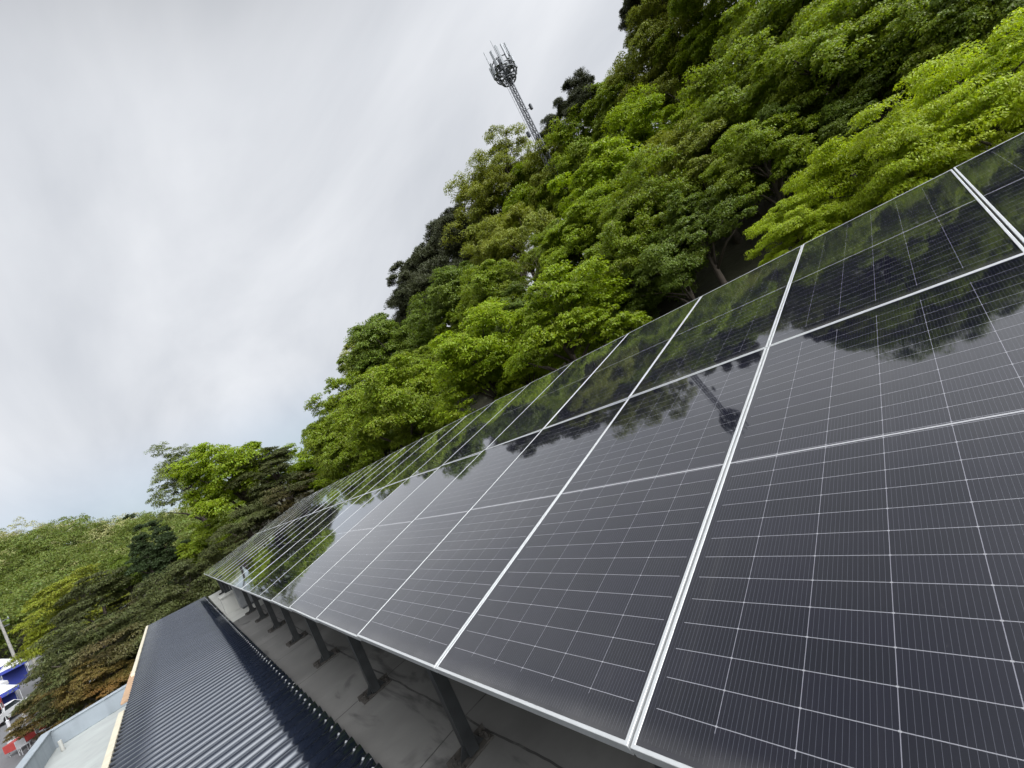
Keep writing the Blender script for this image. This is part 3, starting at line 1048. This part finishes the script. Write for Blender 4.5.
    (11.91, 28.81, 2.49, 4.56, 'broad', 'green tree above the far panels right of the lime tree', 'woodland trees on the hillside'),
    (12.85, 22.55, 2.04, 3.77, 'broad', 'green tree at the panel edge left of the vivid green trees', 'woodland trees on the hillside'),
    (42.8, 6.74, 3.63, 16.2, 'broad', 'green tree above the upper frame edge, seen mirrored in the upper right panels', 'trees above the frame, mirrored in the panels'),
    (41.69, 4.99, 3.76, 17.44, 'broad', 'green tree above the upper frame edge, seen mirrored in the upper right panels', 'trees above the frame, mirrored in the panels'),
    (43.1, 2.27, 3.65, 18.86, 'broad', 'green tree above the upper frame edge, seen mirrored in the upper right panels', 'trees above the frame, mirrored in the panels'),
    (44.62, -0.53, 3.54, 19.78, 'broad', 'green tree above the upper frame edge, seen mirrored in the upper right panels', 'trees above the frame, mirrored in the panels'),
    (44.45, -2.93, 3.46, 17.05, 'broad', 'green tree above the upper frame edge, seen mirrored in the upper right panels', 'trees above the frame, mirrored in the panels'),
    (43.72, -4.8, 3.36, 13.87, 'broad', 'green tree above the upper frame edge, seen mirrored in the upper right panels', 'trees above the frame, mirrored in the panels'),
    (36.06, 2.35, 3.09, 12.14, 'broad', 'green tree above the upper frame edge, seen mirrored in the upper right panels', 'trees above the frame, mirrored in the panels'),
    (35.6, -1.17, 3.0, 10.02, 'broad', 'green tree above the upper frame edge, seen mirrored in the upper right panels', 'trees above the frame, mirrored in the panels'),
    (35.49, -3.63, 2.76, 7.39, 'broad', 'green tree above the upper frame edge, seen mirrored in the upper right panels', 'trees above the frame, mirrored in the panels'),
    (34.89, -5.66, 2.72, 5.13, 'broad', 'green tree above the upper frame edge, seen mirrored in the upper right panels', 'trees above the frame, mirrored in the panels'),
    (31.54, -6.44, 2.42, 2.04, 'broad', 'green tree above the upper frame edge, seen mirrored in the upper right panels', 'trees above the frame, mirrored in the panels'),
]

# ------------------------------------------------------------------ trees
def quads_mesh(name, V):
    """V: (n,4,3) array of leaf faces"""
    n = len(V)
    me = bpy.data.meshes.new(name)
    me.vertices.add(n * 4)
    me.vertices.foreach_set('co', V.reshape(-1).astype(np.float32))
    me.loops.add(n * 4)
    me.loops.foreach_set('vertex_index', np.arange(n * 4, dtype=np.int32))
    me.polygons.add(n)
    me.polygons.foreach_set('loop_start', np.arange(0, n * 4, 4, dtype=np.int32))
    me.polygons.foreach_set('loop_total', np.full(n, 4, dtype=np.int32))
    me.update(calc_edges=True)
    me.validate()
    return me


def unit(v):
    return v / np.maximum(np.linalg.norm(v, axis=-1, keepdims=True), 1e-9)


def leaf_faces(rng, C, Nn, tipdir, length, width):
    n = len(C)
    Nn = unit(Nn)
    t = tipdir - (tipdir * Nn).sum(1, keepdims=True) * Nn
    t = unit(t)
    s = np.cross(Nn, t)
    ln = (length * rng.uniform(0.65, 1.35, n))[:, None]
    wd = (width * rng.uniform(0.7, 1.3, n))[:, None]
    V = np.empty((n, 4, 3))
    V[:, 0] = C - t * ln * .5
    V[:, 1] = C + s * wd * .5 - Nn * wd * .12
    V[:, 2] = C + t * ln * .5
    V[:, 3] = C - s * wd * .5 - Nn * wd * .12
    return V


def rdir(rng, n, zmin=-1.0):
    z = rng.uniform(zmin, 1, n)
    a = rng.uniform(0, 2 * np.pi, n)
    r = np.sqrt(1 - z * z)
    return np.stack([r * np.cos(a), r * np.sin(a), z], 1)


def crown(seed, nl=26, ns=11, nf=48, hz=0.95, lobe=(0.26, 0.42), lflat=0.75, sflat=0.6, leaf=0.075, aspect=0.55,
          droop=0.25, upn=0.55, inner=0.25, shell=(0.55, 0.86), zmin=-0.55, jitter=0.55, needles=False, cone=0.0):
    """unit crown (radius 1) as leaf faces; also returns lobe centres for the limbs"""
    rng = np.random.default_rng(seed)
    d = rdir(rng, nl, zmin)
    rad = rng.uniform(*shell, nl)
    ninn = int(nl * inner)
    rad[:ninn] *= 0.5
    L = d * rad[:, None]
    if cone:
        L[:, :2] *= (1 - cone * np.clip((L[:, 2:3] + 0.2), 0, 1))
    L[:, 2] *= hz
    lr = rng.uniform(*lobe, nl)
    if cone:
        lr *= (1 - 0.5 * cone * np.clip(L[:, 2] / hz, 0, 1))
    # sub clumps
    sd_ = rdir(rng, nl * ns, -0.75).reshape(nl, ns, 3)
    out_ = unit(L + np.array([0, 0, 0.25]))[:, None, :]
    sd_ = unit(sd_ + 0.55 * out_)
    S = L[:, None, :] + sd_ * lr[:, None, None] * rng.uniform(0.75, 1.08, (nl, ns, 1)) * np.array([1, 1, lflat])
    sr = (lr[:, None] * rng.uniform(0.32, 0.58, (nl, ns))).reshape(-1)
    S = S.reshape(-1, 3)
    n = len(S) * nf
    ld = unit(rdir(rng, n, -0.7) + np.array([0, 0, 0.25]))
    Sx = np.repeat(S, nf, 0)
    C = Sx + ld * (np.repeat(sr, nf) * rng.uniform(0.55, 1.12, n))[:, None] * np.array([1, 1, sflat])
    outw = unit(C * np.array([1, 1, 0.6]))
    if needles:
        Nn = unit(rng.normal(size=(n, 3)))
        tip = unit(ld + 0.4 * outw + np.array([0, 0, 0.4]))
    else:
        Nn = unit(ld * 0.6 + outw * 0.35 + np.array([0, 0, upn]) + rng.normal(size=(n, 3)) * jitter)
        tip = unit(ld + outw * 0.6 + np.array([0, 0, -droop * 3]) + rng.normal(size=(n, 3)) * 0.35)
    V = leaf_faces(rng, C, Nn, tip, leaf, leaf * aspect)
    return V, L


LEAF = {
    'bright': mat_leaf('vivid_green_leaves', (0.205, 0.285, 0.009), 0.026, 0.6, 0.48, tip=(0.26, 0.32, 0.012)),
    'weep': mat_leaf('yellow_green_leaves', (0.290, 0.375, 0.010), 0.024, 0.6, 0.48, tip=(0.36, 0.40, 0.014)),
    'broad': mat_leaf('green_leaves', (0.172, 0.235, 0.011), 0.034, 0.6, 0.46, tip=(0.205, 0.245, 0.020)),
    'deep': mat_leaf('dark_green_leaves', (0.108, 0.158, 0.013), 0.030, 0.6, 0.42, tip=(0.14, 0.185, 0.018)),
    'olive': mat_leaf('olive_leaves', (0.205, 0.235, 0.020), 0.030, 0.55, 0.36),
    'pine': mat_leaf('pine_needles', (0.050, 0.058, 0.024), 0.03, 0.55, 0.12, gloss=0.25),
    'brown': mat_leaf('brown_green_sprays', (0.052, 0.062, 0.017), 0.035, 0.7, 0.15, tip=(0.075, 0.055, 0.020), gloss=0.2),
    'rust': mat_leaf('rusty_sprays', (0.105, 0.080, 0.020), 0.035, 0.55, 0.18, tip=(0.15, 0.075, 0.020), gloss=0.2),
    'gold': mat_leaf('golden_green_sprays', (0.165, 0.190, 0.016), 0.035, 0.5, 0.25, tip=(0.24, 0.27, 0.015), gloss=0.2),
    'spire': mat_leaf('dark_scale_foliage', (0.030, 0.048, 0.016), 0.025, 0.5, 0.12, gloss=0.2),
    'spindly': mat_leaf('feathery_leaves', (0.115, 0.145, 0.030), 0.03, 0.5, 0.3),
}
CROWNS = {}


def add_crown(kind, fn, seeds, **kw):
    CROWNS[kind] = []
    for s in seeds:
        V, L = fn(s, **kw)
        me = quads_mesh('crown', V)
        me.materials.append(LEAF[kind])
        CROWNS[kind].append((me, L))


add_crown('bright', crown, (1, 2, 3), nl=58, ns=12, nf=84, lflat=0.6, sflat=0.45, leaf=0.041, lobe=(0.17, 0.32), shell=(0.5, 0.92), aspect=0.6, droop=0.35, upn=0.8, hz=0.95)
add_crown('weep', crown, (11, 12, 13), nl=70, ns=15, nf=115, lflat=0.6, sflat=0.45, leaf=0.034, aspect=0.38, droop=0.5, upn=0.6, hz=0.95, lobe=(0.15, 0.30))
add_crown('broad', crown, (21, 22, 23, 24), nl=60, ns=12, nf=84, leaf=0.041, lobe=(0.17, 0.32), shell=(0.5, 0.94), aspect=0.62, hz=1.08)
add_crown('deep', crown, (31, 32), nl=54, ns=12, nf=84, leaf=0.042, lobe=(0.17, 0.32), shell=(0.5, 0.92), aspect=0.6, hz=1.0)
add_crown('olive', crown, (41, 42, 43), nl=38, ns=12, nf=100, leaf=0.042, aspect=0.5, hz=1.2, lobe=(0.2, 0.36), shell=(0.5, 0.95))
add_crown('pine', crown, (51, 52), nl=36, ns=13, nf=120, leaf=0.070, aspect=0.22, hz=1.1, lobe=(0.22, 0.36), needles=True, lflat=0.65)
add_crown('spindly', crown, (61,), nl=64, ns=9, nf=60, leaf=0.045, aspect=0.4, hz=1.7, lobe=(0.16, 0.30), shell=(0.3, 0.8))
add_crown('spire', crown, (71, 72), nl=60, ns=10, nf=60, leaf=0.075, aspect=0.3, hz=2.5, lobe=(0.16, 0.30), shell=(0.25, 0.80), needles=True, cone=0.88, zmin=-0.95)
FLAT = dict(nl=60, ns=11, nf=95, lobe=(0.20, 0.34), lflat=0.42, sflat=0.36, leaf=0.042, aspect=0.4, hz=0.98, droop=0.3, upn=0.9, inner=0.2, shell=(0.55, 0.92), zmin=-0.95, jitter=0.6, cone=0.30)
add_crown('brown', crown, (81, 82, 83), **FLAT)
add_crown('rust', crown, (84,), **FLAT)
add_crown('gold', crown, (85,), **FLAT)


def trunk_mesh(rng, L, rad, hc, bare=False):
    """stem from the ground to the crown, limbs out to the leaf clumps"""
    mb = MB()
    r0 = 0.045 * rad + 0.02 * hc
    r0 = min(r0, 0.42)
    bx, by = rng.uniform(-.15, .15, 2) * rad
    top = 0.45 * rad
    pts, rs = [], []
    for k in range(7):
        t = k / 6
        z = -0.5 + t * (hc + top + 0.5)
        pts.append((bx * math.sin(t * 3.0), by * math.sin(t * 2.3), z))
        rs.append(r0 * (1.15 - 0.85 * t))
    mb.tube(pts, rs, 7)

    def at(z):
        t = (z + 0.5) / (hc + top + 0.5)
        t = min(1, max(0, t))
        return Vector((bx * math.sin(t * 3.0), by * math.sin(t * 2.3), z)), r0 * (1.15 - 0.85 * t)
    idx = rng.permutation(len(L))[:14]
    for i in idx:
        e = Vector(tuple(L[i] * rad)) + Vector((0, 0, hc))
        zb = min(hc + top * .8, max(hc * 0.35, e.z - rng.uniform(.35, .8) * rad))
        b, rb = at(zb)
        mid = (b + e) * .5 + Vector((rng.uniform(-.08, .08), rng.uniform(-.08, .08), 0.10)) * rad
        mb.tube([b, mid, e], [rb * .55, rb * .36, rb * .12], 5)
    return mb.mesh('trunk', smooth=True)


def bare_mesh(rng, rad, hc, depth=5):
    mb = MB()

    def grow(p, d, ln, r, lev):
        n = 3
        pts, rs = [p], [r]
        q, dd = p.copy(), d.copy()
        for k in range(n):
            dd = (dd + Vector(tuple(rng.normal(size=3) * 0.16))).normalized()
            q = q + dd * ln / n
            pts.append(q.copy())
            rs.append(r * (1 - 0.45 * (k + 1) / n))
        mb.tube(pts, rs, 5 if lev < 2 else 3, False)
        if lev >= depth:
            return
        for k in range(3 if lev < 4 else 2):
            nd = (dd * 0.75 + Vector(tuple(rng.normal(size=3))) * 0.55 + Vector((0, 0, 0.12))).normalized()
            st = pts[-1] if k == 0 else pts[-1 - (k % 2)]
            grow(st.copy(), nd, ln * rng.uniform(.6, .85), rs[-1] * .75, lev + 1)
    grow(Vector((0, 0, -0.4)), Vector((0.05, 0, 1)), hc * 0.62 + 0.4, 0.05 * rad + 0.03, 0)
    return mb.mesh('trunk', smooth=True)


NAMES = {'bright': 'broadleaf_tree', 'weep': 'weeping_tree', 'broad': 'broadleaf_tree', 'deep': 'broadleaf_tree', 'olive': 'broadleaf_tree',
         'pine': 'pine_tree', 'brown': 'conifer_tree', 'rust': 'conifer_tree', 'gold': 'conifer_tree', 'spire': 'conifer_tree',
         'spindly': 'feathery_tree', 'bare': 'bare_tree'}
TRNG = np.random.default_rng(5)
counter = {}
for (x, y, rad, hc, sp, lab, grp) in TREES:
    zt = terrain(x, y)
    rt = empty(NAMES[sp], (x, y, zt), (0, 0, 0))
    tag(rt, lab, 'tree', grp)
    k = counter.get(sp, 0)
    counter[sp] = k + 1
    if sp == 'bare':
        sc_ = rad
        link('trunk', bare_mesh(TRNG, rad, hc, 6), M_REDBARK if k == 0 else M_PALEBARK, rt)
        continue
    me, L = CROWNS[sp][k % len(CROWNS[sp])]
    a = TRNG.uniform(0, 6.283)
    ca, sa = math.cos(a), math.sin(a)
    Lr = np.stack([L[:, 0] * ca - L[:, 1] * sa, L[:, 0] * sa + L[:, 1] * ca, L[:, 2]], 1)
    c = link('crown', me, None, rt, (0, 0, hc))
    c.rotation_euler = (0, 0, a)
    s = rad * (1.08 if sp in ('brown', 'rust', 'gold') else 1.28 if sp == 'pine' else 1.07)
    c.scale = (s, s, s * TRNG.uniform(0.92, 1.08))
    link('trunk', trunk_mesh(TRNG, Lr, s, hc), M_BARK, rt)


# undergrowth on the hill and the far wood: nobody could count these
def scatter(name, pts, kind_mat, nleaf, seed, rad, leaf, flat=0.7):
    rng = np.random.default_rng(seed)
    Vs = []
    for (x, y, z, r) in pts:
        V, _ = crown(int(rng.integers(1e6)), nl=10, ns=6, nf=nleaf, leaf=leaf, hz=flat, lobe=(0.3, 0.5), inner=0.1)
        Vs.append(V * r + np.array([x, y, z]))
    me = quads_mesh(name, np.concatenate(Vs))
    me.materials.append(kind_mat)
    return link(name, me, None)


rs_ = random.Random(8)
pts = []
for k in range(420):
    x = 9.5 + 32 * rs_.random() ** 0.8
    y = rs_.uniform(-14, 75)
    if x < 14 and -4 < y < 6:
        continue
    r = rs_.uniform(0.7, 1.5)
    pts.append((x, y, terrain(x, y) + 0.3 * r, r))
tag(scatter('undergrowth', pts, LEAF['deep'], 14, 3, 1, 0.17), 'low shrubs and undergrowth between the tree trunks on the hillside', 'undergrowth', kind='stuff')

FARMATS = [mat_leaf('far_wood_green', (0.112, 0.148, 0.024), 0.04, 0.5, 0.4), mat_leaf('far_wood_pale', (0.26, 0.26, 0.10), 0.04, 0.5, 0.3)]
pts, pts2 = [], []
for k in range(560):
    az = rs_.uniform(-17.5, 7)
    r = rs_.uniform(128, 300)
    x, y = r * math.sin(R(az)), r * math.cos(R(az))
    if x > 12 and y < 140:
        continue
    rr = rs_.uniform(3.5, 6.5)
    q = (x, y, terrain(x, y) + rr * 0.9, rr)
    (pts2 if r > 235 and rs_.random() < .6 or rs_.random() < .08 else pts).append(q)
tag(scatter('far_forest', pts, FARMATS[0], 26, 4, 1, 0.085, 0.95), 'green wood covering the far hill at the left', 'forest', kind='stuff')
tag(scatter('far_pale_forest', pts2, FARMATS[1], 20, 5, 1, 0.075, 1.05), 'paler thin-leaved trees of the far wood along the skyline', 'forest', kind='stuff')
pts = []
for k in range(330):
    x = rs_.uniform(-8, 12)
    y = rs_.uniform(27, 70)
    r = rs_.uniform(0.6, 1.4)
    pts.append((x, y, terrain(x, y) + 0.35 * r, r))
tag(scatter('shrub_layer', pts, LEAF['spire'], 14, 9, 1, 0.17), 'dark shrubs under the conifers beyond the end of the roofs', 'undergrowth', kind='stuff')


# ------------------------------------------------------------------ car park: cars, market tents, pole
def car_parts(paint):
    prof = [(-2.1, 0.35), (-2.15, 0.75), (-1.95, 0.95), (-1.2, 1.0), (-0.75, 1.42), (0.7, 1.45), (1.35, 1.0), (2.0, 0.92), (2.15, 0.6), (2.1, 0.3)]
    body = MB()
    n = len(prof)
    vs_ = []
    for yy, k in ((-0.86, 0), (-0.80, 1), (0.80, 1), (0.86, 0)):
        for (x, z) in prof:
            ins = max(0, z - 0.95) * 0.28
            vs_.append((x * (1.0 if k else 0.985), math.copysign(abs(yy) - ins, yy), z))
    fs = []
    for a in range(3):
        for i in range(n):
            j = (i + 1) % n
            fs.append((a * n + i, a * n + j, (a + 1) * n + j, (a + 1) * n + i))
    fs.append(tuple(range(n - 1, -1, -1)))
    fs.append(tuple(3 * n + i for i in range(n)))
    body.add(vs_, fs)
    bm_ = body.mesh('body', bevel=0.03)
    bm_.materials.append(paint)
    win = MB()
    for s in (-1, 1):
        win.add([(-1.05, s * 0.85, 1.02), (1.15, s * 0.85, 1.02), (0.66, s * 0.745, 1.38), (-0.72, s * 0.745, 1.38)], [(0, 1, 2, 3)])
    win.add([(-1.2, -0.72, 1.03), (-1.2, 0.72, 1.03), (-0.79, 0.64, 1.40), (-0.79, -0.64, 1.40)], [(0, 1, 2, 3)])
    win.add([(1.36, -0.72, 1.03), (1.36, 0.72, 1.03), (0.76, 0.64, 1.43), (0.76, -0.64, 1.43)], [(0, 1, 2, 3)])
    wm = win.mesh('window_glass')
    wm.materials.append(M_GLASSD)
    wh = MB().tube([(0, -0.11, 0), (0, 0.11, 0)], 0.32, 16).mesh('wheel')
    wh.materials.append(M_RUB)
    lm = MB().box(-0.04, 0.03, -0.2, 0.2, -0.08, 0.08).mesh('headlight', bevel=0.02)
    lm.materials.append(M_CANV_W)
    return bm_, wm, wh, lm


def paint(name, c):
    return plain(name, c, 0.25, 0.0, 0.04, 2)


def make_car(x, y, rz, meshes, label):
    rt = empty('parked_car', (x, y, terrain(x, y) + 0.07), (0, 0, R(rz)))
    tag(rt, label, 'car', 'cars parked in the car park')
    link('body', meshes[0], None, rt)
    link('window_glass', meshes[1], None, rt)
    for wx in (-1.32, 1.32):
        for wy in (-0.76, 0.76):
            link('wheel', meshes[2], None, rt, (wx, wy, 0.32))
    for wy in (-0.55, 0.55):
        link('headlight', meshes[3], None, rt, (2.12, wy, 0.68))


P_W = car_parts(paint('white_car_paint', (0.75, 0.75, 0.75)))
P_S = car_parts(paint('silver_car_paint', (0.42, 0.43, 0.45)))
P_R = car_parts(paint('red_car_paint', (0.45, 0.03, 0.03)))
P_D = car_parts(paint('dark_car_paint', (0.05, 0.055, 0.065)))


def azd(az, d):
    return (CW[0] + d * math.sin(R(az)), CW[1] + d * math.cos(R(az)))


for (az, d, rz, ms, lab) in (
        (-12.9, 66, 75, P_W, 'white car in front of the nearest blue and white tent'),
        (-4.6, 54, 10, P_W, 'white car glimpsed between the brown conifers left of the metal roof'),
        (-6.4, 56, 20, P_S, 'silver car glimpsed under the brown conifers'),
        (-13.4, 74, 80, P_D, 'dark car behind the white car at the left frame edge'),
        (-11.6, 98, 85, P_W, 'white car near the foot of the tall concrete pole')):
    x, y = azd(az, d)
    make_car(x, y, rz, ms, lab)


def stall_table(x, y, rz, cloth, label):
    rt = empty('trestle_table', (x, y, terrain(x, y) + 0.06), (0, 0, R(rz)))
    tag(rt, label, 'table', 'tables set out in the car park')
    MB().box(-0.9, 0.9, -0.38, 0.38, 0.72, 0.75).build('tabletop', M_TIMBER, rt)
    MB().box(-0.93, 0.93, -0.41, 0.41, 0.752, 0.762).box(-0.93, 0.93, -0.41, -0.40, 0.30, 0.75).box(-0.93, 0.93, 0.40, 0.41, 0.30, 0.75).box(-0.93, -0.92, -0.399, 0.399, 0.30, 0.75).box(0.92, 0.93, -0.399, 0.399, 0.30, 0.75).build('cloth', cloth, rt)
    for sx in (-0.8, 0.8):
        for sy in (-0.32, 0.32):
            MB().tube([(sx, sy, 0), (sx, sy, 0.72)], 0.02, 6).build('leg', M_ALU, rt)


def stall_chair(x, y, rz, label):
    rt = empty('plastic_chair', (x, y, terrain(x, y) + 0.06), (0, 0, R(rz)))
    tag(rt, label, 'chair', 'white plastic chairs in the car park')
    MB().box(-0.22, 0.22, -0.22, 0.22, 0.42, 0.45).build('seat', M_CANV_W, rt, bevel=0.01)
    MB().box(-0.22, 0.22, 0.20, 0.23, 0.451, 0.88).build('backrest', M_CANV_W, rt, bevel=0.01)
    for sx in (-0.19, 0.19):
        for sy in (-0.19, 0.19):
            MB().tube([(sx, sy, 0), (sx, sy, 0.42)], 0.02, 6).build('leg', M_CANV_W, rt)


for (az, d, rz, m_, lab) in ((-12.2, 47, 50, M_CANV_R, 'table under a red cloth by the parapet corner'),
                             (-11.6, 49, 55, M_CANV_W, 'table under a white cloth right of the red-covered table')):
    x, y = azd(az, d)
    stall_table(x, y, rz, m_, lab)
for (az, d, rz, lab) in ((-12.5, 45.2, 30, 'white plastic chair in front of the red-covered table'), (-12.9, 48.5, 200, 'white plastic chair left of the red-covered table'),
                         (-12.0, 50.3, 120, 'white plastic chair behind the white-covered table'), (-11.4, 46.5, 80, 'white plastic chair nearest the parapet corner')):
    x, y = azd(az, d)
    stall_chair(x, y, rz, lab)


def tent(x, y, rz, m_roof, m_val, label, w=2.6):
    rt = empty('market_tent', (x, y, terrain(x, y) + 0.06), (0, 0, R(rz)))
    tag(rt, label, 'tent', 'market tents in the car park')
    h = w / 2
    v = [(-h, -h, 2.3), (h, -h, 2.3), (h, h, 2.3), (-h, h, 2.3), (0, 0, 3.3)]
    mb = MB().add(v, [(0, 1, 4), (1, 2, 4), (2, 3, 4), (3, 0, 4)])
    o = mb.build('canopy', m_roof, rt)
    so_ = o.modifiers.new('thickness', 'SOLIDIFY')
    so_.thickness = 0.02
    MB().box(-h, h, -h - .02, -h, 1.95, 2.3).box(-h, h, h, h + .02, 1.95, 2.3).box(-h - .02, -h, -h, h, 1.95, 2.3).box(h, h + .02, -h, h, 1.95, 2.3).build('valance', m_val, rt)
    MB().box(-h, h, h - .03, h - .01, 0.1, 1.94).build('back_cloth', m_val, rt)
    for sx in (-1, 1):
        for sy in (-1, 1):
            MB().tube([(sx * (h - .06), sy * (h - .06), 0), (sx * (h - .06), sy * (h - .06), 2.3)], 0.03, 6).build('leg', M_ALU, rt)


for (az, d, rz, a, b, lab) in (
        (-12.6, 70, 20, M_CANV_W, M_CANV_B, 'white tent with blue sides nearest the left frame edge'),
        (-11.6, 86, 15, M_CANV_W, M_CANV_B, 'white tent with blue sides in front of the wooded slope'),
        (-12.0, 94, 25, M_CANV_W, M_CANV_B, 'white tent with blue sides farthest up the car park'),
        (-13.0, 78, 30, M_CANV_W, M_CANV_W, 'plain white tent between the blue-sided tents'),
        (-13.6, 64, 10, M_CANV_R, M_CANV_R, 'red tent among the white tents at the left edge')):
    x, y = azd(az, d)
    tent(x, y, rz, a, b, lab, 2.1)

for (az, d, lab) in ((-12.75, 48, 'short white post left of the red-covered table'), (-11.95, 47, 'short white post right of the red-covered table')):
    x, y = azd(az, d)
    o = MB().tube([(0, 0, 0), (0, 0, 1.9)], [0.09, 0.08], 10).tube([(0, 0, 1.9), (0, 0, 1.98)], [0.10, 0.03], 10).build('bollard_post', M_CANV_W)
    o.location = (x, y, terrain(x, y) + 0.05)
    tag(o, lab, 'post', 'white posts in the car park')


def pole(az, d, h, label, arms=True):
    x, y = azd(az, d)
    rt = empty('utility_pole', (x, y, terrain(x, y)))
    tag(rt, label, 'utility pole')
    MB().tube([(0, 0, -0.3), (0, 0, h)], [0.20, 0.13], 10).build('shaft', M_CONC, rt)
    if arms:
        MB().box(-0.9, 0.9, -0.05, 0.05, h - 0.9, h - 0.8).box(-0.7, 0.7, -0.05, 0.05, h - 1.7, h - 1.6).build('cross_arm', M_MAST, rt)
        for sx in (-0.8, 0, 0.8):
            MB().tube([(sx, 0, h - 0.8), (sx, 0, h - 0.55)], [0.05, 0.035], 8).build('insulator', M_ANT, rt)
    return Vector((x, y, terrain(x, y) + h))


pole(-11.3, 100, 8.5, 'tall pale concrete utility pole leaning over the car park at the left edge')
pole(-10.5, 98, 2.6, 'short pale concrete pole right of the tall utility pole', False)
